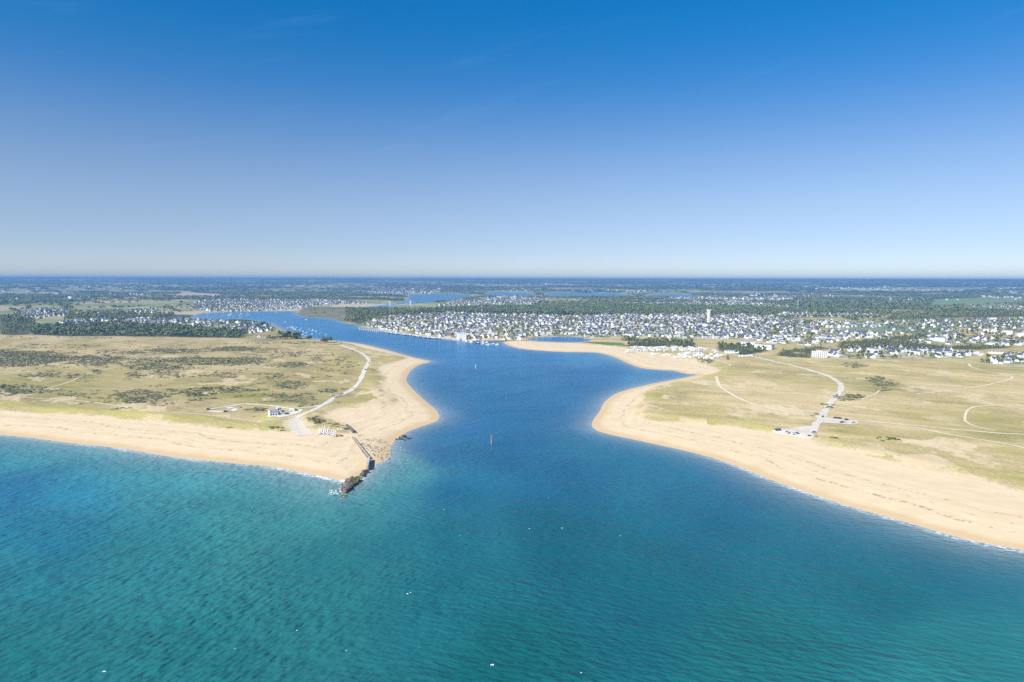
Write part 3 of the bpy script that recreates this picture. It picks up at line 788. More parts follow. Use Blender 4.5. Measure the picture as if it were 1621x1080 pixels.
M_GREEN = plain('green_paint', (0.03, 0.22, 0.10), 0.5, 0.2, 0.8)
M_GEL = plain('white_gelcoat', (0.82, 0.82, 0.80), 0.3, 0.06, 0.6)
M_NAVY = plain('navy_paint', (0.03, 0.055, 0.14), 0.35, 0.15, 0.6)
M_ALU = plain('aluminium', (0.62, 0.63, 0.64), 0.35, 0.1, 1.0, 0.5, 0.6)
M_TRAMP = plain('dark_mesh', (0.06, 0.06, 0.07), 0.8, 0.2, 1.0)
M_RUBBER = plain('rubber', (0.02, 0.02, 0.02), 0.8, 0.2, 2.0)
M_ORANGE = plain('orange_cloth', (0.70, 0.24, 0.10), 0.8, 0.2, 1.0)
M_TOWER = plain('tower_concrete', (0.74, 0.70, 0.57), 0.85, 0.16, 0.12)
def foliage(name, a, b, c):
    t = NT(name)
    n = t.math('ADD', t.math('MULTIPLY', t.noise(0.05, 3, 0.6), 0.5), t.math('MULTIPLY', t.noise(0.42, 3, 0.65), 0.5))
    col = t.mix(t.step(n, 0.36, 0.52), a, b)
    col = t.mix(t.step(n, 0.52, 0.66), col, c)
    return t.set(color=col, rough=0.8, spec=0.15)
M_PINE = foliage('pine_foliage', (0.075, 0.105, 0.042), (0.15, 0.185, 0.07), (0.28, 0.30, 0.115))
M_LEAF = foliage('broad_foliage', (0.09, 0.115, 0.04), (0.19, 0.21, 0.07), (0.37, 0.34, 0.12))
M_SCRUB = foliage('scrub_foliage', (0.13, 0.13, 0.07), (0.21, 0.205, 0.105), (0.31, 0.295, 0.14))
M_GREENB = foliage('bush_foliage', (0.075, 0.092, 0.03), (0.15, 0.165, 0.055), (0.25, 0.24, 0.08))
M_BARK = plain('bark', (0.11, 0.085, 0.06), 0.9, 0.3, 1.5)

# ================================================================== TREES AND SCRUB
def leaf_cloud(lobes, n, size, rng, flatten=0.0):
    w = np.array([l[3] * l[4] + l[4] * l[5] for l in lobes]); w = w / w.sum()
    pick = rng.choice(len(lobes), n, p=w)
    L_ = np.array(lobes)[pick]
    d = rng.normal(size=(n, 3)); d[:, 2] = d[:, 2] * 0.85 + 0.28
    d /= np.linalg.norm(d, axis=1)[:, None]
    c = L_[:, :3] + d * L_[:, 3:6] * rng.uniform(0.68, 1.04, (n, 1))
    nn = d + rng.normal(size=(n, 3)) * 0.42
    nn /= np.linalg.norm(nn, axis=1)[:, None]
    u = np.cross(nn, rng.normal(size=(n, 3))); u /= np.linalg.norm(u, axis=1)[:, None]
    v = np.cross(nn, u)
    su = size * rng.uniform(0.55, 1.3, (n, 1)); sv = size * rng.uniform(0.45, 1.0, (n, 1))
    u, v = u * su, v * sv
    k = nn * (size * 0.25)
    V = np.stack([c - u - v, c + u * 1.1 - v * 0.7 - k, c + u * 0.8 + v * 1.1, c - u * 0.9 + v - k], 1).reshape(-1, 3)
    V[:, 2] = np.maximum(V[:, 2], 0.02)
    Q = np.arange(4 * n).reshape(n, 4)
    return V, Q
def trunk_mb(h, r, limbs, rng):
    m = MB()
    lean = rng.normal(0, 0.04 * h, 2)
    p0, p1, p2 = (0, 0, -0.5), (lean[0] * .4, lean[1] * .4, h * 0.5), (lean[0], lean[1], h * 0.85)
    m.tube(p0, p1, r, r * 0.7, 7); m.tube(p1, p2, r * 0.7, r * 0.3, 7)
    for k in range(limbs):
        t = 2 * math.pi * k / limbs + rng.uniform(0, 1)
        z = h * rng.uniform(0.4, 0.65); a = h * rng.uniform(0.16, 0.26)
        m.tube((lean[0] * .5, lean[1] * .5, z), (lean[0] * .5 + a * math.cos(t), lean[1] * .5 + a * math.sin(t), z + h * 0.2), r * 0.45, r * 0.12, 5)
    return m
def lobes_for(kind, rng):
    """unit tree, height 1"""
    if kind == 'pine':
        k = rng.integers(3, 6); L_ = [(0, 0, 0.74, 0.26, 0.26, 0.22)]
        for i in range(k):
            t = rng.uniform(0, 6.28); d = rng.uniform(0.1, 0.26)
            L_.append((d * math.cos(t), d * math.sin(t), rng.uniform(0.45, 0.8), rng.uniform(.14, .24), rng.uniform(.14, .24), rng.uniform(.11, .17)))
    elif kind == 'cone':
        L_ = [(0, 0, 0.2, 0.3, 0.3, 0.2), (0, 0, 0.42, 0.22, 0.22, 0.2), (0.02, 0, 0.64, 0.15, 0.15, 0.18), (0, 0, 0.84, 0.07, 0.07, 0.15)]
    elif kind == 'umbrella':
        L_ = [(0, 0, 0.72, 0.5, 0.5, 0.2)] + [(0.4 * math.cos(t), 0.4 * math.sin(t), 0.66, 0.26, 0.26, 0.16) for t in (0.3, 1.6, 2.9, 4.1, 5.3)]
    else:
        L_ = [(0, 0, 0.55, 0.32, 0.32, 0.38)]
        for i in range(rng.integers(3, 6)):
            t = rng.uniform(0, 6.28); d = rng.uniform(0.15, 0.3)
            L_.append((d * math.cos(t), d * math.sin(t), rng.uniform(0.32, 0.75), rng.uniform(.16, .26), rng.uniform(.16, .26), rng.uniform(.15, .24)))
    return L_
PROTO_XY = (0, -900, -400)      # prototypes are moved to their first place, none is left behind
class Kind:
    """one kind of thing: the first use places the prototype itself, later uses place copies"""
    def __init__(self, make): self.make = make; self.first = None
    def put(self, loc, rz=0.0, s=1.0, label=None, group=None, sz=None):
        if self.first is None:
            o = self.first = self.make()
        else:
            o = copy_tree(self.first)
        o.location = loc; o.rotation_euler = (0, 0, rz); o.scale = (s, s, s if sz is None else sz)
        if label: o['label'] = label
        if group: o['group'] = group
        return o
def tree_kind(name, cat, kind, mat, seed, n=90, size=0.085, limbs=3):
    def make():
        rng = np.random.default_rng(seed)
        o = tag(empty(name, (0, 0, 0)), 'tree', cat)
        t = trunk_mb(1.0, 0.03, limbs, rng)
        t.v = [(a, b, max(c, -0.08)) for a, b, c in t.v]
        t.build('trunk', M_BARK, o)
        V, Q = leaf_cloud(lobes_for(kind, rng), n, size, rng)
        c = big_mesh('crown', V, Q, mat); link_child(c, o)
        return o
    return Kind(make)
PINES = [tree_kind('pine_tree', 'tree', 'pine', M_PINE, 100 + k) for k in range(5)]
BROADS = [tree_kind('broadleaf_tree', 'tree', 'round', M_LEAF, 200 + k) for k in range(5)]
CONE = tree_kind('conifer_tree', 'tree', 'cone', M_PINE, 300, 130, 0.07, 0)
UMB = tree_kind('spreading_tree', 'tree', 'umbrella', M_PINE, 310, 150, 0.085, 5)

def scatter(poly, spacing, seed):
    poly = np.asarray(poly)
    lo, hi = poly.min(0), poly.max(0)
    nx, ny = int((hi[0] - lo[0]) / spacing) + 2, int((hi[1] - lo[1]) / spacing) + 2
    rng = np.random.default_rng(seed)
    gx, gy = np.meshgrid(np.arange(nx), np.arange(ny))
    P = np.column_stack([(lo[0] + (gx + rng.uniform(0.05, 0.95, gx.shape)) * spacing).ravel(), (lo[1] + (gy + rng.uniform(0.05, 0.95, gx.shape)) * spacing).ravel()])
    return P[inside(P, poly)]

# every tree of the traced woods and of the woods beyond : position, height, kind
TREES = []
for i, (k, (pts, sp, hgt, kd)) in enumerate(WOODS.items()):
    P = scatter(WOOD_POLY[k], sp, 900 + i)
    keep = vnoise(P[:, 0] / 33., P[:, 1] / 33., 8) > (0.10 if kd == 0 else 0.36 if k == 'peninsula' else 0.26)
    P = P[keep]
    h = hgt * RNG.uniform(0.65, 1.2, len(P)) * (0.75 + 0.5 * fbm(P[:, 0] / 60., P[:, 1] / 60., 3, 2))
    TREES += [(a, b, c, kd, k) for (a, b), c in zip(P, h)]
# clumps standing on the left dune edge
def clump(px, py, n, rx, ry, h0, h1, kd, key):
    c = at(px, py)[0]
    rng = np.random.default_rng(int(px * 7 + py))
    for i in range(n):
        TREES.append((c[0] + rng.uniform(-rx, rx), c[1] + rng.uniform(-ry, ry), rng.uniform(h0, h1), kd, key))
clump(457, 537, 26, 24, 13, 14, 21, 0, 'clump'); clump(434, 537, 10, 17, 6, 6, 11, 1, 'clump')
clump(489, 537.6, 6, 5, 4, 8, 12, 0, 'small clump')
clump(517, 542.5, 9, 10, 4, 10, 15, 0, 'point clump')
for q_ in ((486, 492), (500, 497), (515, 489.5), (528, 495), (540, 490), (552, 499), (495, 488.5)): clump(q_[0], q_[1], 7, 45, 60, 4, 8, 1, 'peninsula')
clump(406, 519.5, 3, 6, 6, 12, 15, 0, 'village oak'); clump(372, 511.5, 2, 5, 5, 9, 12, 1, 'village oak')
clump(418, 517, 4, 7, 6, 13, 18, 0, 'village oak')
N_TRACED = len(TREES)
TA = np.array([t[:3] for t in TREES]); TK = np.array([t[3] for t in TREES]); TN = np.array([t[4] for t in TREES])
ok = land_sd(TA[:, :2]) > 8
TA, TK, TN = TA[ok], TK[ok], TN[ok]
TZ = height(TA[:, :2])
TR = np.hypot(TA[:, 0], TA[:, 1])
tpx, tpy = to_px(np.column_stack([TA[:, :2], TZ]))
vis = (tpx > -15) & (tpx < 1636)
ordr = np.argsort(np.where(vis, TR, 1e9))
PLACE = {'belt': ('dark pine standing in the long pine belt behind the left dunes', 'pines of the long belt behind the left dunes'),
         'beltend': ('shrubby green tree at the left end of the long pine belt', 'low trees at the left end of the pine belt'),
         'hamletwood': ('round green tree in the grove beside the left hamlet', 'trees of the grove beside the left hamlet'),
         'hamletwood2': ('round green tree at the far left edge below the hamlet', 'trees at the far left edge'),
         'pondwood': ('round green tree beside the creek mudflat', 'trees beside the creek mudflat'),
         'pines': ('pine in the broad forest behind the town', 'pines of the forest behind the town'),
         'peninsula': ('round green tree on the wooded river bank before the bridge', 'trees on the wooded river bank'),
         'camppines': ('dark pine in the grove behind the caravan park', 'pines of the grove behind the caravan park'),
         'hallpines': ('dark pine in the grove before the long white hall', 'pines of the grove before the white hall'),
         'quaypines': ('dark pine in the little grove beside the green lawn', 'pines beside the green lawn'),
         'brush': ('low bushy tree in the brown brush right of the apartment block', 'bushy trees right of the apartment block'),
         'brush2': ('low bushy tree in the brush left of the apartment block', 'bushy trees left of the apartment block'),
         'laneside': ('low bushy tree in the thicket left of the golden field', 'bushy trees left of the golden field'),
         'rightwood': ('round green tree in the far wood at right', 'trees of the far right wood'),
         'clump': ('tall dark tree in the big clump beside the red-roofed building', 'trees of the clump beside the red roof'),
         'small clump': ('small dark tree of the little bank-side group behind the moored boats', 'trees of the small group on the bank'),
         'point clump': ('dark tree of the lone group at the point of the left bank', 'trees of the lone group at the point'),
         'village oak': ('tall dark tree rising among the village houses by the boats', 'tall trees among the village houses')}
NEAR_TREES = 262
single = ordr[:NEAR_TREES]
for i in single:
    lab, grp = PLACE[TN[i]]
    kk = PINES if TK[i] == 0 else BROADS
    kk[int(i) % 5].put((TA[i, 0], TA[i, 1], TZ[i]), RNG.uniform(0, 6.28), TA[i, 2], lab, grp)
p = at(243, 511)[0]; UMB.put(tuple(p), 0.4, 17.0, 'wide spreading dark tree rising alone beside the creek mudflat')
p = at(1152, 569)[0]; CONE.put(tuple(p), 0.9, 9.5, 'dark pointed conifer alone at the right end of the caravan park')
UMB.put(tuple(at(1400, 538)[0]), 1.4, 12.0, 'large dark tree above the brown brush right of the apartment block')
UMB.put(tuple(at(1600, 563)[0]), 2.4, 9.0, 'large round dark tree behind the houses at the right edge')

def low_tree(kind, rng, n=17):
    V, Q = leaf_cloud(lobes_for(kind, rng), n, 0.19, rng)
    return V, Q
LOWP = [low_tree('pine', np.random.default_rng(k)) for k in range(6)]
LOWB = [low_tree('round', np.random.default_rng(k + 50)) for k in range(6)]
def massed(name, P, Z, H, W, variants, mat, seed, mi=None, mats=None):
    """many small plants as one object"""
    rng = np.random.default_rng(seed)
    pick = rng.integers(0, len(variants), len(P)); rot = rng.uniform(0, 6.28, len(P))
    VV, QQ, MM, base = [], [], [], 0
    for k, (V, Q) in enumerate(variants):
        s = np.where(pick == k)[0]
        if not len(s): continue
        c, sn = np.cos(rot[s])[:, None], np.sin(rot[s])[:, None]
        X = (V[None, :, 0] * c - V[None, :, 1] * sn) * W[s][:, None] + P[s, 0][:, None]
        Y = (V[None, :, 0] * sn + V[None, :, 1] * c) * W[s][:, None] + P[s, 1][:, None]
        ZZ = V[None, :, 2] * H[s][:, None] + Z[s][:, None]
        VV.append(np.stack([X, Y, ZZ], -1).reshape(-1, 3))
        off = base + np.arange(len(s))[:, None, None] * len(V)
        QQ.append((Q[None] + off).reshape(-1, 4)); base += len(s) * len(V)
        if mi is not None: MM.append(np.repeat(mi[s], len(Q)))
    o = big_mesh(name, np.vstack(VV), np.vstack(QQ), mats or mat, np.concatenate(MM) if mi is not None else None)
    return o
# the rest of the traced woods, and the woods that cover the country behind
rest = ordr[NEAR_TREES:]
WP, WH, WK = TA[rest, :2], TA[rest, 2], TK[rest]
allt = []
towns_all = list(TOWN_POLY.values()); fields_all = [area(f, 8.0) for f, c in FIELDS]
def open_ground(P):
    blk = np.zeros(len(P), bool)
    for q in towns_all + fields_all: blk |= inside(P, q)
    return blk
def fan(r0, r1, step, seed):
    rng = np.random.default_rng(seed)
    xs = np.arange(-r1 * 0.84, r1 * 0.84, step); ys = np.arange(r0 * 0.7, r1, step)
    gx, gy = np.meshgrid(xs, ys)
    P = np.column_stack([(gx + rng.uniform(-.5, .5, gx.shape) * step).ravel(), (gy + rng.uniform(-.5, .5, gx.shape) * step).ravel()])
    r = np.hypot(P[:, 0], P[:, 1])
    return P[(r > r0) & (r < r1) & (np.abs(P[:, 0]) < P[:, 1] * 0.84)]
def wooded(P, thr):
    w = fbm(P[:, 0] / 900., P[:, 1] / 520., 91, 4)
    hedge = np.abs(((P[:, 0] * 0.8 + P[:, 1] * 0.6 + 60 * fbm(P[:, 0] / 300., P[:, 1] / 300., 5, 2)) % 190) - 95) < 11
    hedge |= np.abs(((-P[:, 0] * 0.6 + P[:, 1] * 0.8 + 60 * fbm(P[:, 0] / 300., P[:, 1] / 300., 6, 2)) % 240) - 120) < 11
    return (w > thr) | (hedge & (w > thr - 0.17))
P = fan(2150, 3600, 15, 1); px_, py_ = to_px(np.column_stack([P, np.full(len(P), 8.0)]))
ok = (py_ < 513) & wooded(P, 0.56) & ~open_ground(P)
# keep off the river country that the photo shows open
ok &= ~inside(P, area([(230, 515), (300, 490), (460, 488), (475, 500), (560, 508), (540, 518), (450, 530)], 3))
ok &= ~inside(P, area([(468, 503), (470, 490), (530, 486), (548, 492), (545, 507)], 3))
A = P[ok]; A = A[land_sd(A) > 12]
P = fan(3600, 7600, 27, 2); ok = wooded(P, 0.545) & ~open_ground(P); B = P[ok]; B = B[land_sd(B) > 25]
hA = 10 * RNG.uniform(0.6, 1.25, len(A)); hB = 12 * RNG.uniform(0.7, 1.3, len(B))
allP = np.vstack([WP, A, B]); allH = np.r_[WH, hA, hB]
allW = np.r_[WH * 1.05, hA * 1.15, hB * 1.9]
allK = np.r_[WK, (vnoise(A[:, 0] / 200., A[:, 1] / 200., 4) > 0.5).astype(int), (vnoise(B[:, 0] / 300., B[:, 1] / 300., 4) > 0.5).astype(int)]
allZ = height(allP)
tag(massed('woodland', allP, allZ, allH, allW, LOWP + LOWB, None, 5, allK, [M_PINE, M_LEAF]), 'far pine and broadleaf woods spreading behind the towns', 'woodland', kind='stuff')
P = fan(7600, 21500, 95, 3); ok = wooded(P, 0.54) & (land_sd(P) > 60); P = P[ok]
h = 12 * RNG.uniform(0.8, 1.5, len(P))
tag(massed('far_woodland', P, height(P) - 1.0, h, RNG.uniform(70, 130, len(P)), LOWP + LOWB, None, 6, (vnoise(P[:, 0] / 700., P[:, 1] / 700., 4) > 0.5).astype(int), [M_PINE, M_LEAF]),
    'blue hazy woods covering the far hills up to the horizon', 'woodland', kind='stuff')

# ---- scrub on the dunes
def shrub_cloud(rng, n, size):
    L_ = [(0, 0, 0.35, 0.42, 0.34, 0.42)] + [(rng.uniform(-.45, .45), rng.uniform(-.3, .3), rng.uniform(.15, .35), rng.uniform(.2, .34), rng.uniform(.2, .3), rng.uniform(.2, .45)) for _ in range(4)]
    return leaf_cloud(L_, n, size, rng)
P = fan(480, 2150, 4.0, 9)
sx, sy = to_px(np.column_stack([P, np.full(len(P), 4.0)]))
dens = scrub_density(sx, sy)
n_a = fbm(P[:, 0] / 26., P[:, 1] / 20., 123, 4); n_b = vnoise(P[:, 0] / 9., P[:, 1] / 9., 321)
prob = sstep(0.40, 0.57, n_a * 0.78 + 0.24 * dens) * np.sqrt(dens) * (0.35 + 0.65 * n_b)
stray = (fbm(P[:, 0] / 55., P[:, 1] / 40., 421, 4) > 0.66) & (np.random.default_rng(4).uniform(size=len(P)) < 0.22) & (sx < 560)
ok = ((np.random.default_rng(3).uniform(size=len(P)) < prob * 0.9) | stray)
P = P[ok]
sd_, vg_ = land_sd(P), veg_sd(P)
P = P[(sd_ > 25) & (vg_ > 4)]
sx, sy = to_px(np.column_stack([P, np.full(len(P), 4.0)]))
# clear of the roads and tracks
ROADS_PX = [(497, 649), (515, 639.5), (530, 629.6), (545, 622), (557, 617), (569, 604), (577.6, 585), (584, 571), (428, 642), (405, 641), (386, 640), (362, 644), (340, 646.5), (460, 647), (437, 655), (445, 655), (430, 652), (463, 650), (372, 650), (1325, 625), (1315, 637), (1306, 651), (1302, 661)]
for rx_, ry_ in ROADS_PX:
    q = flat(rx_, ry_, 4.0)
    m = np.hypot(P[:, 0] - q[0], P[:, 1] - q[1]) > 11
    P, sx, sy = P[m], sx[m], sy[m]
SZ = height(P); SRr = np.hypot(P[:, 0], P[:, 1])
SH = RNG.uniform(0.9, 2.0, len(P)) * (0.7 + 0.6 * scrub_density(sx, sy)); SW = RNG.uniform(3.0, 6.5, len(P))
big = RNG.uniform(size=len(P)) < 0.06; SH[big] *= 1.6
green = ((np.abs(sx - 316) < 32) & (np.abs(sy - 627) < 6)) | ((np.abs(sx - 498) < 16) & (np.abs(sy - 667) < 7)) | (vnoise(P[:, 0] / 60., P[:, 1] / 60., 55) > 0.68)
so = np.argsort(np.where((sx > 0) & (sx < 1621), SRr / SW, 1e9))
NEAR_SHRUBS = 270
def shrub_kind(seed, mat, nm):
    def make():
        V, Q = shrub_cloud(np.random.default_rng(seed), 46, 0.13)
        return tag(big_mesh(nm, V, Q, mat), 'shrub', 'shrub')
    return Kind(make)
SKIND = [[shrub_kind(60 + k, M_SCRUB, 'dune_shrub') for k in range(4)], [shrub_kind(80 + k, M_GREENB, 'green_bush') for k in range(4)]]
def shrub_place(x, y):
    if x > 1000: return ('in the thicket beside the right-hand road' if x < 1366 else 'in the thicket right of the road bend') if y > 590 else 'on the grassland below the apartment block'
    if abs(x - 498) < 20 and y > 655: return 'in the dark patch beside the slipway'
    if y > 642: return 'around the white coast house'
    if x > 415 and y > 600: return 'in the dark hedge above the coast house'
    if y > 604: return 'on the green hollow behind the left beach' if x < 240 else 'in the scrub band above the white track'
    return 'in the scrub across the left dune grassland'
for i in so[:NEAR_SHRUBS]:
    g = int(green[i]); pl = shrub_place(sx[i], sy[i])
    kd = SKIND[g][int(i) % 4]
    o = kd.put((P[i, 0], P[i, 1], SZ[i] - 0.1), RNG.uniform(-0.5, 0.5), SW[i], ('green bush ' if g else 'grey-green dune shrub ') + pl, ('green bushes ' if g else 'dune shrubs ') + pl, sz=SH[i])
rs = so[NEAR_SHRUBS:]
LOWS = [shrub_cloud(np.random.default_rng(k + 70), 15, 0.2) for k in range(6)]
tag(massed('scrub', P[rs], SZ[rs] - 0.1, SH[rs], SW[rs], LOWS, None, 8, green[rs].astype(int), [M_SCRUB, M_GREENB]), 'low grey-green scrub in bands over the dunes', 'scrub', kind='stuff')

# ================================================================== LABELS that single things out
ORD = ['leftmost', 'second from left', 'third from left', 'fourth from left', 'fifth from left', 'sixth from left', 'seventh from left', 'eighth from left', 'ninth from left', 'tenth from left', 'eleventh from left', 'twelfth from left', 'thirteenth from left', 'fourteenth from left', 'fifteenth from left', 'sixteenth from left']
def single_out(items):
    """items: (object, label, photo x). Labels shared by several get their place from the left."""
    d = {}
    for o, l, px in items: d.setdefault(l, []).append((px, o))
    for l, v in d.items():
        v.sort(key=lambda t: t[0])
        for k, (px, o) in enumerate(v):
            if len(v) == 1: o['label'] = l
            elif len(v) == 2: o['label'] = l + (', left one' if k == 0 else ', right one')
            elif k == len(v) - 1: o['label'] = l + ', rightmost'
            else: o['label'] = l + ', ' + ORD[min(k, len(ORD) - 1)]

# ================================================================== HOUSES
def house_parts(Lh, W, eave, pitch, base=-0.6):
    eave += 0.9; pitch -= R(6)
    """walls and roof of a gabled house as quads; ridge along X"""
    rise = math.tan(pitch) * W / 2
    a, b = Lh / 2, W / 2
    wv = [(-a, -b, base), (a, -b, base), (a, b, base), (-a, b, base), (-a, -b, eave), (a, -b, eave), (a, b, eave), (-a, b, eave),
          (a, 0, base), (-a, 0, base), (a, 0, eave + rise), (-a, 0, eave + rise)]
    wf = [(0, 1, 5, 4), (2, 3, 7, 6), (1, 8, 10, 5), (8, 2, 6, 10), (3, 9, 11, 7), (9, 0, 4, 11)]
    o, th = 0.25, 0.22
    k = math.tan(pitch)
    ra, rb = a + 0.12, b + o
    rv = []
    for s in (-1, 1):
        rv += [(-ra, s * rb, eave - o * k + 0.03), (ra, s * rb, eave - o * k + 0.03), (ra, 0, eave + rise + 0.03), (-ra, 0, eave + rise + 0.03)]
    n = len(rv)
    rv += [(x, y, z + th) for x, y, z in rv]
    rf = []
    for s in (0, 4):
        t = n + s
        top = (t, t + 1, t + 2, t + 3); bot = (s + 3, s + 2, s + 1, s)
        rf += [top, bot, (s, s + 1, t + 1, t), (s + 1, s + 2, t + 2, t + 1), (s + 3, s, t, t + 3)] if s == 0 else [top[::-1], bot[::-1], (s + 1, s, t, t + 1), (s + 2, s + 1, t + 1, t + 2), (s, s + 3, t + 3, t)]
    return wv, wf, rv, rf, rise
def chimney_mb(x, W, eave, rise):
    eave += 0.7
    m = MB(); m.box((x, 0, eave + rise - 0.9), (0.75, 1.1, 2.1)); m.box((x, 0, eave + rise + 1.2), (0.9, 1.25, 0.18))
    for d in (-0.3, 0.3): m.tube((x, d, eave + rise + 1.38), (x, d, eave + rise + 1.75), 0.14, 0.12, 6)
    return m
HSPEC = [  # length, width, eave, pitch, wall, roof, chimneys, dormers, wing, words
 (10, 7.2, 2.9, 46, M_WHITE, M_SLATE, 2, 0, 0, 'white cottage, blue slate roof, two chimneys'),
 (12, 7.6, 3.0, 47, M_WHITE, M_SLATE, 1, 2, 0, 'white house, blue slate roof, dormers'),
 (9, 7.4, 5.0, 45, M_WHITE, M_DSLATE, 2, 0, 0, 'tall white house, dark slate roof'),
 (14, 7.6, 2.9, 45, M_WHITE, M_SLATE, 1, 0, 1, 'long white house, blue slate roof, wing'),
 (11, 8.0, 3.2, 44, M_CREAM, M_SLATE, 1, 0, 0, 'cream house, blue slate roof'),
 (10, 7.4, 4.8, 46, M_WHITE, M_SLATE, 1, 2, 1, 'tall white house, blue slate roof, wing'),
 (12, 7.4, 2.8, 42, M_GREYW, M_DSLATE, 2, 0, 0, 'pale grey house, dark slate roof'),
 (8.5, 6.8, 2.7, 48, M_WHITE, M_DSLATE, 1, 0, 0, 'small white cottage, dark slate roof'),
 (16, 8.4, 3.4, 30, M_WHITE, M_GREYR, 0, 0, 0, 'long white bungalow, pale grey roof'),
 (11, 7.4, 3.0, 40, M_CREAM, M_TILE, 1, 0, 0, 'cream house, orange tiled roof'),
 (22, 11, 7.5, 14, M_WHITE, M_GREYR, 0, 0, 0, 'white apartment house, low grey roof'),
 (18, 9, 6.0, 36, M_CREAM, M_SLATE, 2, 0, 0, 'long cream terrace, blue slate roof'),
 (13, 7.8, 5.2, 46, M_WHITE, M_SLATE, 2, 3, 0, 'big white house, blue slate roof, dormers'),
]
def make_house(i):
    Lh, W, eave, pt, wm_, rm_, nch, ndo, wing, words = HSPEC[i]
    def mk():
        root = tag(empty('house', (0, 0, 0)), 'house', 'house')
        wv, wf, rv, rf, rise = house_parts(Lh, W, eave, R(pt))
        w = MB().add(wv, wf)
        if wing:
            v2, f2, r2, g2, _ = house_parts(6.5, 5.6, 2.6, R(pt))
            rot = lambda p: (p[1] + Lh * 0.22, p[0] - W / 2 - 2.6, p[2])
            w.add([rot(p) for p in v2], [f[::-1] for f in f2])
        w.build('wall', wm_, root)
        r_ = MB().add(rv, rf)
        if wing: r_.add([rot(p) for p in r2], [f[::-1] for f in g2])
        for k in range(ndo):
            x = (k - (ndo - 1) / 2) * Lh / (ndo + 0.6) - (0.8 if wing else 0)
            r_.box((x, -W / 2 + 1.5, eave + 1.15), (1.5, 1.9, 1.35), top=(1.0, 1.0))
        roof = r_.build('roof', rm_, root)
        for k in range(nch):
            chimney_mb((-1 if k == 0 else 1) * (Lh / 2 - 0.55), W, eave, rise).build('chimney', M_CREAM if wm_ is M_CREAM else M_WHITE, roof)
        xs = [x for x in (-Lh * 0.36, -Lh * 0.14, Lh * 0.14, Lh * 0.36)]
        rows = [1.0] if eave < 4 else [1.0, 3.3]
        for z in rows:
            for j, x in enumerate(xs):
                if wing and x > 0: continue
                if j == 1 and z == 1.0: continue
                MB().box((x, -W / 2 - 0.02, z), (1.2, 0.1, 1.35)).build('window', M_GLASS, root)
        for z in rows: MB().box((-Lh / 2 - 0.02, W * 0.18, z), (0.1, 1.1, 1.3)).build('window', M_GLASS, root)
        MB().box((-Lh / 2 - 0.02, 0, eave + 0.7), (0.1, 0.9, 1.1)).build('window', M_GLASS, root)
        MB().box((xs[1], -W / 2 - 0.02, -0.1), (1.15, 0.12, 2.2)).build('door', M_WOODD, root)
        return root
    return mk
HK = [Kind(make_house(i)) for i in range(len(HSPEC))]
HWEIGHT = np.array([.12, .11, .10, .09, .12, .09, .09, .10, .08, .03, .02, .03, .05]); HWEIGHT /= HWEIGHT.sum()

KEEP_OFF = [flat(a, b, 6.0) for a, b in [(1297, 565.5), (1182, 547), (1209, 552), (731, 538.5), (731, 534), (419, 535), (1122, 513), (1100, 540)]]
HP, HK_, HA, HT = [], [], [], []
for i, (k, (pts, sp)) in enumerate(TOWNS.items()):
    P = scatter(TOWN_POLY[k], sp, 40 + i)
    keep = RNG.uniform(size=len(P)) < (0.86 if k == 'old' else 0.74)
    blocks = vnoise(P[:, 0] / 75., P[:, 1] / 75., 14 + i)
    keep &= blocks > (0.20 if k == 'old' else 0.22)
    keep &= (fbm(P[:, 0] / 150., P[:, 1] / 150., 19, 3) > 0.34) | (RNG.uniform(size=len(P)) < 0.25)
    if k == 'old':      # streets
        wob = 26 * fbm(P[:, 0] / 140., P[:, 1] / 140., 77, 2)
        keep &= np.abs(((P[:, 0] * 0.94 + P[:, 1] * 0.34 + wob) % 78) - 39) < 33
        keep &= np.abs(((P[:, 1] * 0.94 - P[:, 0] * 0.34 + wob) % 104) - 52) < 44
    for q in KEEP_OFF: keep &= np.hypot(P[:, 0] - q[0], P[:, 1] - q[1]) > 21
    for wk in ('camppines', 'hallpines', 'quaypines', 'brush', 'brush2', 'laneside'): keep &= ~inside(P, WOOD_POLY[wk])
    keep &= ~inside(P, area([(984, 553), (990, 545), (1060, 548), (1135, 552), (1150, 562), (1150, 572), (1060, 570)], 4))
    P = P[keep]
    HP.append(P); HK_.append(RNG.choice(len(HSPEC), len(P), p=HWEIGHT)); HT += [k] * len(P)
    street = np.round(vnoise(P[:, 0] / 160., P[:, 1] / 160., 33) * 5) * 0.5
    HA.append(0.5 * (street - 1.2) + (RNG.uniform(size=len(P)) < 0.62) * math.pi / 2 + RNG.normal(0, 0.08, len(P)))
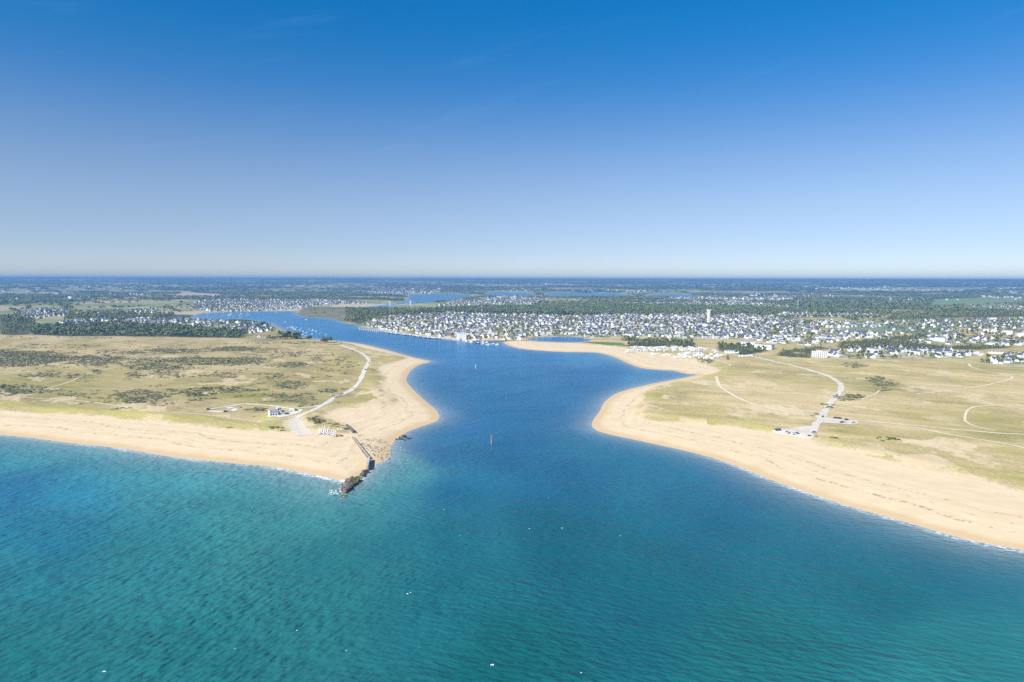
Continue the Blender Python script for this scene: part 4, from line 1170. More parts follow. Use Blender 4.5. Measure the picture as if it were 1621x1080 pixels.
# hamlets scattered over the country behind
FARV = [(235, 452, 30), (262, 449, 20), (180, 456, 14), (60, 455, 16), (215, 465, 12), (400, 447, 12), (490, 452, 16), (600, 462, 30), (640, 459, 26), (860, 450, 26), (885, 449, 18), (820, 459, 16), (925, 461, 14),
        (985, 461, 18), (1120, 452, 20), (1172, 451, 12), (1237, 449, 18), (1288, 456, 16), (1360, 458, 20), (1420, 457, 22), (1460, 459, 14), (1416, 472, 10), (1293, 467, 12), (1330, 447, 14), (1540, 463, 14), (1590, 470, 14),
        (1615, 458, 10), (1010, 476, 30), (1060, 477, 30), (1120, 474, 30), (1200, 473, 40), (1100, 469, 26), (1180, 466, 16), (700, 455, 12), (330, 470, 12), (110, 470, 10), (30, 462, 10), (1500, 450, 10), (760, 452, 14), (1050, 448, 12)]
for px, py, n in FARV:
    c = flat(px, py + 1.5, 8.0) if py > 461 else None
    if c is None:   # on the rising ground
        rr = np.linspace(7600, 20000, 200); dirn = flat(px, 500, 0.0); dirn = dirn / np.hypot(*dirn)
        pts = dirn[None] * rr[:, None]
        zz = inland_rise(pts) + 10
        _, yy = to_px(np.column_stack([pts, zz])); c = pts[np.argmin(np.abs(yy - py))]
    r = np.hypot(*c)
    P = c + np.random.default_rng(int(px)).normal(size=(int(n * 1.7), 2)) * np.array([0.022 * r, 0.045 * r])
    HP.append(P); HK_.append(RNG.choice(len(HSPEC), len(P), p=HWEIGHT)); HA.append(RNG.uniform(0, 3.14, len(P))); HT += ['far'] * len(P)
HP = np.vstack(HP); HK_ = np.concatenate(HK_); HA = np.concatenate(HA); HT = np.array(HT)
hs = land_sd(HP)
ok = (hs > 13); HP, HK_, HA, HT = HP[ok], HK_[ok], HA[ok], HT[ok]
# no two houses through each other
order = np.argsort(np.hypot(HP[:, 0], HP[:, 1])); grid = {}; take = []
for i in order:
    gx, gy = int(HP[i, 0] // 16), int(HP[i, 1] // 16); clash = False
    for dx in (-1, 0, 1):
        for dy in (-1, 0, 1):
            for j in grid.get((gx + dx, gy + dy), ()):
                if (HP[i, 0] - HP[j, 0]) ** 2 + (HP[i, 1] - HP[j, 1]) ** 2 < (13.2 + 4.5 * (HK_[i] in (10, 11) or HK_[j] in (10, 11))) ** 2: clash = True
    if not clash: grid.setdefault((gx, gy), []).append(i); take.append(i)
take = np.array(take)
HP, HK_, HA, HT = HP[take], HK_[take], HA[take], HT[take]
HZ = height(HP); HR = np.hypot(HP[:, 0], HP[:, 1])
hx, hy = to_px(np.column_stack([HP, HZ]))
ho_ = np.argsort(np.where((hx > -5) & (hx < 1626), HR, 1e9))
NEAR_HOUSES = 290
def house_place(i):
    k, x = HT[i], hx[i]
    if k == 'front': return 'along the dune edge at right'
    if k == 'edge': return 'at the right edge'
    if k == 'estate': return 'behind the apartment block'
    if k == 'lane': return 'left of the golden field'
    if k == 'fieldside': return 'before the golden field'
    if k == 'strip': return 'in the far row right of town'
    if k == 'old':
        if x < 705: return 'along the river quay'
        if x < 790: return 'near the cubic white ice house'
        if x < 935: return 'behind the tidal pond'
        if x < 1110: return 'behind the caravan park'
        if x < 1235: return 'behind the long white hall'
        return 'above the apartment block'
    if k == 'scatter': return 'alone among fields at right'
    if k == 'village': return 'by the village moorings'
    return 'in the fields at right'
items = []
for i in ho_[:NEAR_HOUSES]:
    a = HA[i] % math.pi
    face = 'gable-on' if abs(a - math.pi / 2) < 0.78 else 'side-on'
    o = HK[HK_[i]].put((HP[i, 0], HP[i, 1], HZ[i]), HA[i], RNG.uniform(0.86, 1.2), None, 'houses of the seaside town')
    words = HSPEC[HK_[i]][9].split(', ')
    items.append((o, f"{face} {words[0]}, {words[1]}, {house_place(i)}", hx[i]))
single_out(items)
# all the other houses as one
VARI, MATS = [], [M_WHITE, M_CREAM, M_GREYW, M_SLATE, M_DSLATE, M_GREYR, M_TILE, M_GLASS]
def stuff_house(i):
    Lh, W, eave, pt, wm_, rm_, nch, ndo, wing, words = HSPEC[i]
    wv, wf, rv, rf, rise = house_parts(Lh, W, eave, R(pt))
    m = MB().add(wv, wf, MATS.index(wm_)); m.add(rv, rf, MATS.index(rm_))
    if wing:
        v2, f2, r2, g2, _ = house_parts(6.5, 5.6, 2.6, R(pt)); rot = lambda p: (p[1] + Lh * 0.22, p[0] - W / 2 - 2.6, p[2])
        m.add([rot(p) for p in v2], [f[::-1] for f in f2], MATS.index(wm_)); m.add([rot(p) for p in r2], [f[::-1] for f in g2], MATS.index(rm_))
    for k in range(nch): m.box(((-1 if k == 0 else 1) * (Lh / 2 - 0.55), 0, eave + rise - 0.9), (0.75, 1.1, 2.3), mi=0)
    for x in (-Lh * .33, 0, Lh * .33): m.box((x, -W / 2 - 0.02, 1.0), (1.2, 0.1, 1.35 if eave < 4 else 3.4), mi=7)
    m.box((-Lh / 2 - 0.02, 0, 1.0), (0.1, 1.1, 1.4), mi=7)
    return np.array(m.v), np.array(m.f), np.array(m.mi)
SH_ = [stuff_house(i) for i in range(len(HSPEC))]
VV, QQ, MM, base = [], [], [], 0
restH = ho_[NEAR_HOUSES:]
hsz = RNG.uniform(0.82, 1.25, len(HP)) * np.where(HR > 5000, 1.7, 1.0)
for k in range(len(HSPEC)):
    s = restH[HK_[restH] == k]
    V, Q, M_ = SH_[k]
    c, sn = np.cos(HA[s])[:, None], np.sin(HA[s])[:, None]; z = hsz[s][:, None]
    X = (V[None, :, 0] * c - V[None, :, 1] * sn) * z + HP[s, 0][:, None]; Y = (V[None, :, 0] * sn + V[None, :, 1] * c) * z + HP[s, 1][:, None]
    ZZ = V[None, :, 2] * z + HZ[s][:, None]
    VV.append(np.stack([X, Y, ZZ], -1).reshape(-1, 3)); QQ.append((Q[None] + (base + np.arange(len(s))[:, None, None] * len(V))).reshape(-1, 4)); base += len(s) * len(V)
    MM.append(np.tile(M_, len(s)))
tag(big_mesh('houses', np.vstack(VV), np.vstack(QQ), MATS, np.concatenate(MM)), 'mass of white slate-roofed houses filling the town and the far hamlets', 'houses', kind='stuff')
# garden trees between the houses
P = np.vstack([scatter(TOWN_POLY[k], 19 if k == 'old' else 22, 700 + i) for i, k in enumerate(TOWNS)])
P = P[((vnoise(P[:, 0] / 120., P[:, 1] / 120., 66) > 0.34) | (fbm(P[:, 0] / 150., P[:, 1] / 150., 19, 3) < 0.38)) & (land_sd(P) > 14)]
bad = np.zeros(len(P), bool)
for g in range(0, len(P)):
    gx, gy = int(P[g, 0] // 16), int(P[g, 1] // 16)
    for dx in (-1, 0, 1):
        for dy in (-1, 0, 1):
            for j in grid.get((gx + dx, gy + dy), ()):
                pass
h = RNG.uniform(3.0, 9.5, len(P))
tag(massed('garden_trees', P, height(P), h, h * 1.25, LOWB + LOWP[:2], None, 12, (RNG.uniform(size=len(P)) < 0.25).astype(int) * 1, [M_LEAF, M_GREENB]), 'small garden trees and hedges scattered between the houses', 'trees', kind='stuff')

# ================================================================== LARGE BUILDINGS
def face_cam(p, turn=0.0): return math.atan2(p[1], p[0]) - math.pi / 2 + turn
def apartment():
    p = at(1297, 566)[0]
    o = tag(empty('apartment_block', tuple(p), face_cam(p, 0.05)), 'white three-storey apartment block with rows of windows on the dune edge', 'building')
    m = MB(); m.box((0, 0, -1), (27, 12, 12.2)); m.build('wall', M_WHITE, o)
    m = MB(); m.box((0, 0, 11.2), (27.6, 12.6, 0.5)); m.box((0, -0.5, 11.7), (11, 9, 1.6)); m.build('roof', M_CREAM, o)
    for f in range(3):
        for c in range(8):
            MB().box((-11.4 + c * 3.25, -6.0, 1.2 + f * 3.5), (1.5, 0.16, 2.0)).build('window', M_GLASS, o)
        MB().box((0, -6.3, 0.6 + f * 3.5), (27.2, 0.7, 0.3)).build('balcony', M_WHITE, o)
    for f in range(3):
        for c in range(3): MB().box((-13.5, -3.5 + c * 3.5, 1.2 + f * 3.5), (0.16, 1.2, 1.6)).build('window', M_GLASS, o)
apartment()
def hall(px, py, w, d, h, lab, turn):
    p = at(px, py)[0]
    o = tag(empty('hall', tuple(p), face_cam(p, turn)), lab, 'building')
    MB().box((0, 0, -1), (w, d, h + 1)).build('wall', M_WHITE, o)
    m = MB(); m.box((0, 0, h), (w + 0.5, d + 0.5, 0.4)); m.add([(-w / 2, -d / 2, h + .4), (w / 2, -d / 2, h + .4), (w / 2, d / 2, h + .4), (-w / 2, d / 2, h + .4), (-w / 2 + 2, 0, h + 1.6), (w / 2 - 2, 0, h + 1.6)], [(0, 1, 5, 4), (2, 3, 4, 5), (1, 2, 5), (3, 0, 4)])
    m.build('roof', M_GREYR, o)
    for k in range(5): MB().box((-w * 0.4 + k * w * 0.2, -d / 2 - 0.02, h * 0.68), (w * 0.09, 0.12, 1.0)).build('window', M_GLASS, o)
hall(1182, 548, 34, 16, 10.5, 'long windowed white hall behind the dark pine grove, left of its taller neighbour', 0.05)
hall(1210, 552.5, 36, 18, 9.5, 'broad white hall at the right end of the dark pine grove', -0.35)
hall(1158, 559, 26, 12, 5, 'low white hall left among pines beside the caravan park', 0.2)
hall(1579, 560, 30, 11, 4.2, 'long low cream hall among the houses near the right edge', 0.0)
hall(1567, 524.5, 30, 14, 6, 'pinkish white shed between green field and golden field at right', 0.0)
hall(905, 529.5, 30, 12, 6, 'long white hall behind the tidal pond', 0.0)
hall(940, 529, 22, 10, 5, 'shorter white hall right behind the tidal pond', 0.1)
def ice_house():
    p = at(731, 538.2)[0]
    o = tag(empty('ice_house', tuple(p), face_cam(p, 0.16)), 'big windowless white cubic ice house standing on the quay', 'building')
    MB().box((0, 0, -2), (20, 18, 19)).build('wall', M_WHITE, o)
    m = MB(); m.box((0, 0, 17), (20.6, 18.6, 0.6)); m.box((3, 2, 17.6), (6, 6, 2.2)); m.build('roof', M_GREYW, o)
    MB().box((-4, -9.0, 0.6), (4, 0.2, 3.6)).build('door', M_GREYR, o)
    MB().box((13, 4, -2), (6, 10, 8)).build('annex', M_GREYW, o)
ice_house()
def red_roof():
    p = at(420, 534.5)[0]
    o = tag(empty('boathouse', tuple(p), face_cam(p, 0.12)), 'white building with red tiled roof beside the big dark tree clump', 'building')
    wv, wf, rv, rf, rise = house_parts(26, 9, 3.2, R(30))
    MB().add(wv, wf).build('wall', M_WHITE, o); MB().add(rv, rf).build('roof', M_TILE, o)
    for k in range(5): MB().box((-10 + k * 5, -4.52, 0.9), (1.8, 0.12, 1.4)).build('window', M_GLASS, o)
    MB().box((-15.5, 1, -.5), (5, 8, 5.5)).build('gable_block', M_WHITE, o)
red_roof()
def coast_house():
    p = at(437, 657)[0]
    o = tag(empty('coast_house', tuple(p), face_cam(p, 0.22)), 'white and slate coast lookout house with a small tower by the slipway road', 'building')
    wv, wf, rv, rf, rise = house_parts(8.5, 7.5, 3.4, R(38))
    sh = lambda vs, dx, dy: [(a + dx, b + dy, c) for a, b, c in vs]
    MB().add(sh(wv, -3.0, 0), wf).build('wall', M_WHITE, o)
    rf_ = MB().add(sh(rv, -3.0, 0), rf).build('roof', M_GREYR, o)
    MB().box((-5.8, 0, 5.6), (0.7, 0.9, 1.7)).build('chimney', M_WHITE, rf_)
    t = MB().box((3.2, 0.5, -.6), (4.2, 4.4, 8.2)).build('tower', M_WHITE, o)
    MB().box((3.2, 0.5, 7.6), (4.8, 5.0, 0.35)).build('roof_slab', M_GREYW, t)
    for x in (2.2, 4.2): MB().box((x, -1.7, 5.6), (1.3, 0.12, 1.2)).build('window', M_GLASS, t)
    MB().box((5.32, 0.4, 5.6), (0.12, 2.6, 1.2)).build('window', M_GLASS, t)
    MB().tube((3.2, 0.5, 7.9), (3.2, 0.5, 11.5), 0.09, 0.05, 6).build('mast', M_ALU, t)
    a = MB().box((6.6, -0.4, -.6), (3.6, 5.6, 4.2)).build('annex', M_GREYW, o)
    MB().box((6.6, -0.4, 3.6), (4.0, 6.0, 0.3)).build('roof_slab', M_SLATE, a)
    for x in (-5.8, -3.4): MB().box((x, -3.78, 0.9), (1.3, 0.12, 1.5)).build('window', M_GLASS, o)
    MB().box((-0.8, -3.78, -0.1), (1.2, 0.14, 2.2)).build('door', M_WOODD, o)
    MB().box((3.2, -1.78, 0.6), (1.6, 0.12, 1.9)).build('window', M_GLASS, o)
    MB().box((0, -5.0, -0.6), (15, 2.2, 0.85)).build('terrace', M_WHITE, o)
coast_house()
def water_tower():
    p = at(1122, 514.5)[0]
    o = tag(empty('water_tower', tuple(p), face_cam(p)), 'tall cream concrete water tower with a flared notched crown above the town', 'water tower')
    MB().lathe([(7.2, -1), (6.0, 2), (5.4, 10), (5.3, 34), (5.8, 39), (7.2, 44), (7.5, 46.5), (6.6, 46.5), (6.4, 45.6)], 28).build('shaft', M_TOWER, o)
    for k in range(8):
        t = math.pi / 8 + k * math.pi / 4
        m = MB(); m.box((7.05 * math.cos(t), 7.05 * math.sin(t), 46.5), (0.9, 2.4, 3.4 if k % 4 in (0, 3) else 2.4), t, top=(0.7, 0.8))
        m.build('crown_fin', M_TOWER, o)
    MB().tube((-5.5, 0, 46.5), (-5.5, 0, 54), 0.16, 0.08, 6).build('aerial', M_ALU, o)
    for k in range(4): MB().box((0, -5.3, 6 + k * 8), (0.9, 0.5, 1.8)).build('slit_window', M_GLASS, o)
water_tower()
def lattice(px, py, h, lab, red=True):
    p = at(px, py)[0]
    o = tag(empty('radio_mast', tuple(p)), lab, 'mast')
    n = 7
    for s in range(n):
        m = MB(); z0, z1 = h * s / n, h * (s + 1) / n
        w0, w1 = 2.2 * (1 - 0.75 * s / n), 2.2 * (1 - 0.75 * (s + 1) / n)
        q = [(math.cos(t), math.sin(t)) for t in (0.3, 2.4, 4.5)]
        for a in range(3):
            b = (a + 1) % 3
            m.tube((q[a][0] * w0, q[a][1] * w0, z0), (q[a][0] * w1, q[a][1] * w1, z1), 0.3, 0.3, 5)
            m.tube((q[a][0] * w0, q[a][1] * w0, z0), (q[b][0] * w1, q[b][1] * w1, z1), 0.16, 0.16, 4)
            m.tube((q[a][0] * w1, q[a][1] * w1, z1), (q[b][0] * w1, q[b][1] * w1, z1), 0.14, 0.14, 4)
        m.build('mast_section', M_RED if (s % 2 and red) else M_GEL, o)
    MB().tube((0, 0, h), (0, 0, h + 5), 0.2, 0.1, 5).build('aerial', M_GEL, o)
lattice(763, 500, 56, 'tall red and white lattice mast rising from the forest behind town')
lattice(1263, 491, 46, 'thin pale lattice mast far behind the town at right', False)
def bridge():
    a, b = flat(617.5, 486.5, 2.0), flat(650, 486.0, 2.0)
    c = (a + b) / 2; ang_ = math.atan2(*(b - a)[::-1]); Ls = float(np.hypot(*(b - a)))
    o = tag(empty('suspension_bridge', (c[0], c[1], 0), ang_), 'far white suspension bridge with two portal towers over the river', 'bridge')
    H = 34; dk = 12
    MB().box((0, 0, dk), (Ls + 130, 8, 1.8)).build('deck', M_GEL, o)
    for s in (-1, 1):
        m = MB()
        for t in (-1, 1): m.box((s * Ls / 2, t * 4.8, -2), (3.4, 2.4, H + 2), top=(0.75, 0.8))
        for z in (dk - 2.5, H - 4): m.box((s * Ls / 2, 0, z), (2.6, 9, 2.6))
        m.build('tower', M_GEL, o)
    for t in (-1, 1):
        m = MB(); n = 14
        f = lambda x: dk + 3 + (H - dk - 3) * (2 * x / Ls) ** 2
        xs = [Ls * (k / n - 0.5) for k in range(n + 1)]
        for k in range(n): m.tube((xs[k], t * 4.8, f(xs[k])), (xs[k + 1], t * 4.8, f(xs[k + 1])), 0.35, 0.35, 5)
        for s in (-1, 1): m.tube((s * Ls / 2, t * 4.8, H), (s * (Ls / 2 + 60), t * 4.8, dk + 1), 0.35, 0.35, 5)
        for k in range(1, n): m.tube((xs[k], t * 4.8, f(xs[k])), (xs[k], t * 4.8, dk + 1), 0.12, 0.12, 4)
        m.build('cable', M_GEL, o)
    for s in (-1, 1):
        for k in (1, 2): MB().box((s * (Ls / 2 + 24 * k), 0, -2), (3, 6, dk + 2)).build('pier', M_CONC, o)
bridge()
def quay():
    pts = [(597, 522.8), (621, 526.8), (645, 529.8), (670, 533.3), (690, 535.3), (711, 537.3), (728, 539.2)]
    g = np.array([flat(a, b) for a, b in pts])
    m = MB()
    for i in range(len(g) - 1):
        d = g[i + 1] - g[i]; L_ = float(np.hypot(*d)); c = (g[i] + g[i + 1]) / 2; n = np.array([-d[1], d[0]]) / L_
        c = c + n * 3.0
        m.box((c[0], c[1], -2), (L_ + 1.0, 7, 4.4), math.atan2(d[1], d[0]))
    o = m.build('quay_wall', M_CONC)
    tag(o, 'stone quay wall along the town side of the river', 'quay')
quay()
g0, g1 = flat(748, 541.0), flat(838, 540.2)
m = MB(); d = g1 - g0; m.box(((g0 + g1)[0] / 2, (g0 + g1)[1] / 2, -2), (float(np.hypot(*d)), 7, 4.6), math.atan2(d[1], d[0]), top=(0.99, 0.5))
tag(m.build('breakwater', M_CONCD), 'low dark breakwater between the tidal pond and the river', 'breakwater')

# ================================================================== THE JETTY AND ITS RUIN
def wall_run(name, px, z0, z1, th, lab, mats):
    g = [flat(a, b, 1.0) for a, b in px]
    m = MB()
    for i in range(len(g) - 1):
        d = g[i + 1] - g[i]; L_ = float(np.hypot(*d)); c = (g[i] + g[i + 1]) / 2; rz = math.atan2(d[1], d[0])
        m.box((c[0], c[1], z0), (L_ + 0.3 * th, th * 1.5, z1 - z0), rz, top=(1, 0.75), mi=1)
        m.box((c[0], c[1], z1), (L_ + 0.3 * th, th * 1.35, 0.35), rz, mi=0)
    return tag(m.build(name, mats), lab, 'sea wall')
wall_run('sea_wall', [(558, 694.5), (571, 711), (584, 727.5)], -1, 3.35, 0.7, 'long straight dark concrete sea wall dividing the beach from the rubble', [M_CONC, M_CONCD])  # wall body coloured darker than its coping and the end section
wall_run('sea_wall', [(584.6, 729), (581.5, 743.5)], -2, 4.0, 1.3, 'short pale end section of the sea wall before the ruin', [M_CONC, M_CONC])
wall_run('sea_wall', [(549, 678.5), (554, 683), (559.5, 688)], 0, 5.0, 1.4, 'short dark wall beside the orange pile at the top of the beach', [M_CONCD, M_CONCD])
def boulder_mb(seed, mat):
    def mk():
        rng = np.random.default_rng(seed)
        import bmesh
        bm = bmesh.new(); bmesh.ops.create_icosphere(bm, subdivisions=2, radius=0.5)
        ax = rng.uniform(0.6, 1.15, 3)
        cut = [(Vector(rng.normal(size=3)).normalized(), rng.uniform(0.26, 0.42)) for _ in range(7)]
        for v in bm.verts:
            for n, dd in cut:
                e = v.co.dot(n) - dd
                if e > 0: v.co -= n * e
            v.co = Vector((v.co.x * ax[0], v.co.y * ax[1], v.co.z * ax[2] * 0.8)) + Vector(rng.normal(0, 0.012, 3))
        me = bpy.data.meshes.new('boulder'); bm.to_mesh(me); bm.free(); me.materials.append(mat)
        o = bpy.data.objects.new('boulder', me); C.objects.link(o)
        return tag(o, 'boulder', 'boulder')
    return Kind(mk)
BO = [boulder_mb(20 + k, M_ROCK) for k in range(4)]; BD = [boulder_mb(40 + k, M_ROCKD) for k in range(4)]
rng = np.random.default_rng(77)
def boulders(line, n, spread, s0, s1, kinds, lab, grp, z=0.2):
    g = np.array([flat(a, b, 0.5) for a, b in line]); d = np.r_[0, np.cumsum(np.hypot(*np.diff(g, axis=0).T))]
    for k in range(n):
        t = rng.uniform(0, d[-1]); c = np.array([np.interp(t, d, g[:, 0]), np.interp(t, d, g[:, 1])]) + rng.normal(0, spread, 2)
        s = rng.uniform(s0, s1)
        zz = (max(float(height(c[None])[0]), -0.6) if z < 2 else 0.0) + z + rng.uniform(-.2, .3)
        kinds[int(rng.integers(0, len(kinds)))].put((c[0], c[1], zz), rng.uniform(0, 6.28), s, lab, grp)
boulders([(581, 745), (577, 752), (571, 759), (565, 766), (559, 774), (551, 781), (542, 786)], 46, 1.1, 1.3, 3.2, BD + BO[:1], 'dark wet boulder along the right flank of the ruined jetty head', 'boulders of the ruined jetty flank')
boulders([(579, 744), (574, 750), (567, 757)], 16, 0.8, 1.4, 3.2, BO, 'pale brown boulder linking the sea wall to the grassy jetty mound', 'pale boulders before the jetty mound', 0.8)
boulders([(566, 757), (558, 764), (552, 771), (547, 778)], 30, 1.3, 0.9, 2.2, BO + BD[:1], 'brown block lying on the ruined jetty mound', 'blocks on the jetty mound', 2.1)
boulders([(549, 759), (545, 768), (541, 778)], 18, 0.8, 1.0, 2.2, BO, 'brown block along the left flank of the jetty mound', 'blocks on the left flank of the mound', 0.6)
boulders([(537, 786), (545, 787), (550, 783)], 12, 0.8, 1.6, 3.2, BO, 'brown boulder at the seaward tip of the ruined jetty', 'boulders at the jetty tip', 0.5)
boulders([(521, 779), (530, 777), (539, 774), (526, 784), (535, 782)], 16, 0.9, 0.9, 2.2, BD, 'black rock awash in the foam left of the jetty tip', 'black rocks left of the jetty tip', 0.2)
boulders([(630, 697), (636, 692), (642, 690), (648, 693), (637, 697)], 30, 1.6, 1.4, 3.4, BD + BO[:2], 'dark weedy rock in the water at the rubble beach corner', 'weedy rocks at the beach corner', 0.3)
boulders([(617, 724), (622, 734), (613, 740), (618, 708), (624, 702)], 14, 2.0, 0.8, 2.0, BD, 'dark rock showing in the shallows beside the rubble beach', 'rocks in the shallows', 0.1)
boulders([(560, 690), (566, 692), (572, 690), (563, 698), (570, 704), (582, 722)], 24, 1.6, 0.8, 1.9, BO, 'grey stone at the inner foot of the sea wall', 'stones at the foot of the sea wall', 0.1)
# loose rubble on the beach behind the wall
g = np.array([flat(a, b, 1.5) for a, b in [(570, 693), (596, 690), (620, 702), (616, 720), (598, 732), (585, 722)]])
P = scatter(g, 1.9, 5); P = P[(fbm(P[:, 0] / 9., P[:, 1] / 9., 8, 3) > 0.46) & (rng.uniform(size=len(P)) < 0.75)]
def stone_var(k):
    V, F = [], []
    r_ = np.random.default_rng(k)
    V = np.array([(-1, -1, 0), (1, -1, 0), (1, 1, 0), (-1, 1, 0), (-.7, -.6, .7), (.6, -.7, .8), (.7, .6, .6), (-.6, .7, .75)]) * 0.5 * r_.uniform(0.7, 1.2, (8, 3))
    return V, np.array([(4, 5, 6, 7), (0, 1, 5, 4), (1, 2, 6, 5), (2, 3, 7, 6), (3, 0, 4, 7)])
s_ = rng.uniform(0.35, 1.15, len(P))
tag(massed('rubble', P, height(P) - 0.05, s_, s_ * 1.2, [stone_var(k) for k in range(5)], M_ROCK, 3), 'loose brown stones strewn over the sand right of the sea wall', 'rubble', kind='stuff')
# the grassy mound of the old jetty head
def mound():
    g = np.array([flat(a, b, 0.5) for a, b in [(548, 757), (560, 755.5), (569, 756), (570, 761), (562, 769), (553, 779), (544, 784), (541, 778), (544, 767)]])
    c = g.mean(0); ring = (smooth_line(np.vstack([g, g[:1]]), 4)[:-1] - c) * 0.88
    n = len(ring); V = []; lv = [(1.04, -1.6), (1.0, 0.2), (0.95, 0.9), (0.88, 1.5), (0.78, 1.9), (0.62, 2.3), (0.42, 2.6), (0.2, 2.7), (0.03, 2.8)]
    r_ = np.random.default_rng(2)
    for k, z in lv:
        j = r_.normal(0, 0.42, (n, 2))
        V.append(np.column_stack([ring * k + j * k, z + r_.normal(0, 0.34, n)]))
    V = np.vstack(V); idx = np.arange(len(lv) * n).reshape(-1, n)
    Q = np.stack([idx[:-1], np.roll(idx[:-1], -1, 1), np.roll(idx[1:], -1, 1), idx[1:]], -1).reshape(-1, 4)
    o = tag(empty('jetty_ruin', (c[0], c[1], 0)), 'ruined jetty head, a rocky mound with a green grassy top', 'jetty')
    e = big_mesh('rock_body', V, Q, M_ROCK)
    link_child(e, o)
    V2, Q2 = leaf_cloud([(a, b, 2.2, 1.5, 1.5, 0.9) for a, b in ring[::2] * np.array([0.55, 0.34]) + np.array([2.0, 5.2])] + [(2.2, 5.4, 2.2, 3, 3, 0.9)], 420, 0.34, r_)
    gq = big_mesh('grass_top', V2, Q2, M_MOUND); link_child(gq, o)
M_MOUND = foliage('mound_grass', (0.10, 0.12, 0.03), (0.20, 0.21, 0.05), (0.30, 0.28, 0.09))
mound()
M_PILE = plain('grey_pile_paint', (0.36, 0.33, 0.35), 0.7, 0.2, 0.8)
M_MAUVE = plain('faded_red_paint', (0.42, 0.22, 0.24), 0.6, 0.2, 0.8)
def post_mark(px, py, h, r, body, top, lab, z=0.0, name='beacon'):
    p = flat(px, py, z)
    o = tag(empty(name, (p[0], p[1], z)), lab, 'beacon')
    MB().lathe([(r * 1.15, -3), (r, 0.5), (r * 0.9, h * 0.5)], 12).build('pile', body, o)
    MB().lathe([(r * 0.9, h * 0.5), (r * 0.85, h)], 12).build('upper_pile', top, o)
    MB().lathe([(r * 1.5, h), (r * 1.5, h + 0.25), (r * 0.5, h + 0.3), (r * 0.5, h + 1.2), (0.05, h + 1.4)], 10).build('lantern', top, o)
    return o
post_mark(778, 703, 6.6, 0.6, M_PILE, M_MAUVE, 'thick grey pile beacon with dull red top in the mouth of the channel')
post_mark(778, 614.5, 3.6, 0.4, M_GREEN, M_GREEN, 'small green pile beacon in mid channel')
post_mark(753, 583, 5.0, 0.45, M_GEL, M_GEL, 'slim white pile beacon far up the channel')
o = post_mark(541.5, 777, 4.6, 0.3, M_RED, M_RED, 'rusty red marker post on the tip of the ruined jetty', 1.2)

# foam: white caps out at sea and the wash round the jetty tip
M_FOAM = plain('foam', (0.82, 0.84, 0.86), 0.8, 0.08, 1.0)
def foam_patch(m, px, py, w, d, seed):
    c = flat(px, py, 0.1); r_ = np.random.default_rng(seed); n = 11
    a = r_.uniform(-0.4, 0.9); vs = [(c[0], c[1], 0.30)]
    for k in range(n):
        t = 2 * math.pi * k / n; q = r_.uniform(0.45, 1.15)
        x_, y_ = w * q * math.cos(t), d * q * math.sin(t)
        vs.append((c[0] + x_ * math.cos(a) - y_ * math.sin(a), c[1] + x_ * math.sin(a) + y_ * math.cos(a), 0.06))
    m.add(vs, [(0, 1 + k, 1 + (k + 1) % n) for k in range(n)])
m = MB()
for i, (a, b, w) in enumerate([(780, 1052, 1.6), (165, 1063, 1.2), (645, 940, 1.2), (470, 998, .7), (372, 1027, .6), (868, 788, .8), (703, 807, .8), (890, 836, .9), (838, 837, .7), (728, 848, .6), (982, 848, .8), (548, 1030, .5), (920, 1065, .6), (650, 938, .7)]):
    foam_patch(m, a, b, w * 0.62, w * 0.3, i)
tag(m.build('white_caps', M_FOAM), 'small white caps scattered on the sea', 'foam', kind='stuff')
m = MB()
r_ = np.random.default_rng(9)
for i in range(40):
    t = r_.uniform(); foam_patch(m, 519 + 22 * t + r_.normal(0, 1.5), 781 - 4 * t + r_.normal(0, 2.2), r_.uniform(.3, 1.0), r_.uniform(.15, .45), 200 + i)
for i in range(26): foam_patch(m, 545 + r_.normal(0, 4), 761 + r_.normal(0, 1.3), r_.uniform(.4, 1.3), r_.uniform(.3, .8), 300 + i)
for i in range(22):
    t = r_.uniform(); foam_patch(m, 540 + 42 * t, 790 - 44 * t + r_.normal(0, 1.0), r_.uniform(.3, .9), r_.uniform(.2, .5), 400 + i)
for i in range(20): foam_patch(m, 624 + r_.normal(0, 8), 702 + r_.normal(0, 6), r_.uniform(.3, .9), r_.uniform(.2, .5), 500 + i)
tag(m.build('surf_wash', M_FOAM), 'white wash of waves breaking around the jetty ruin', 'foam', kind='stuff')

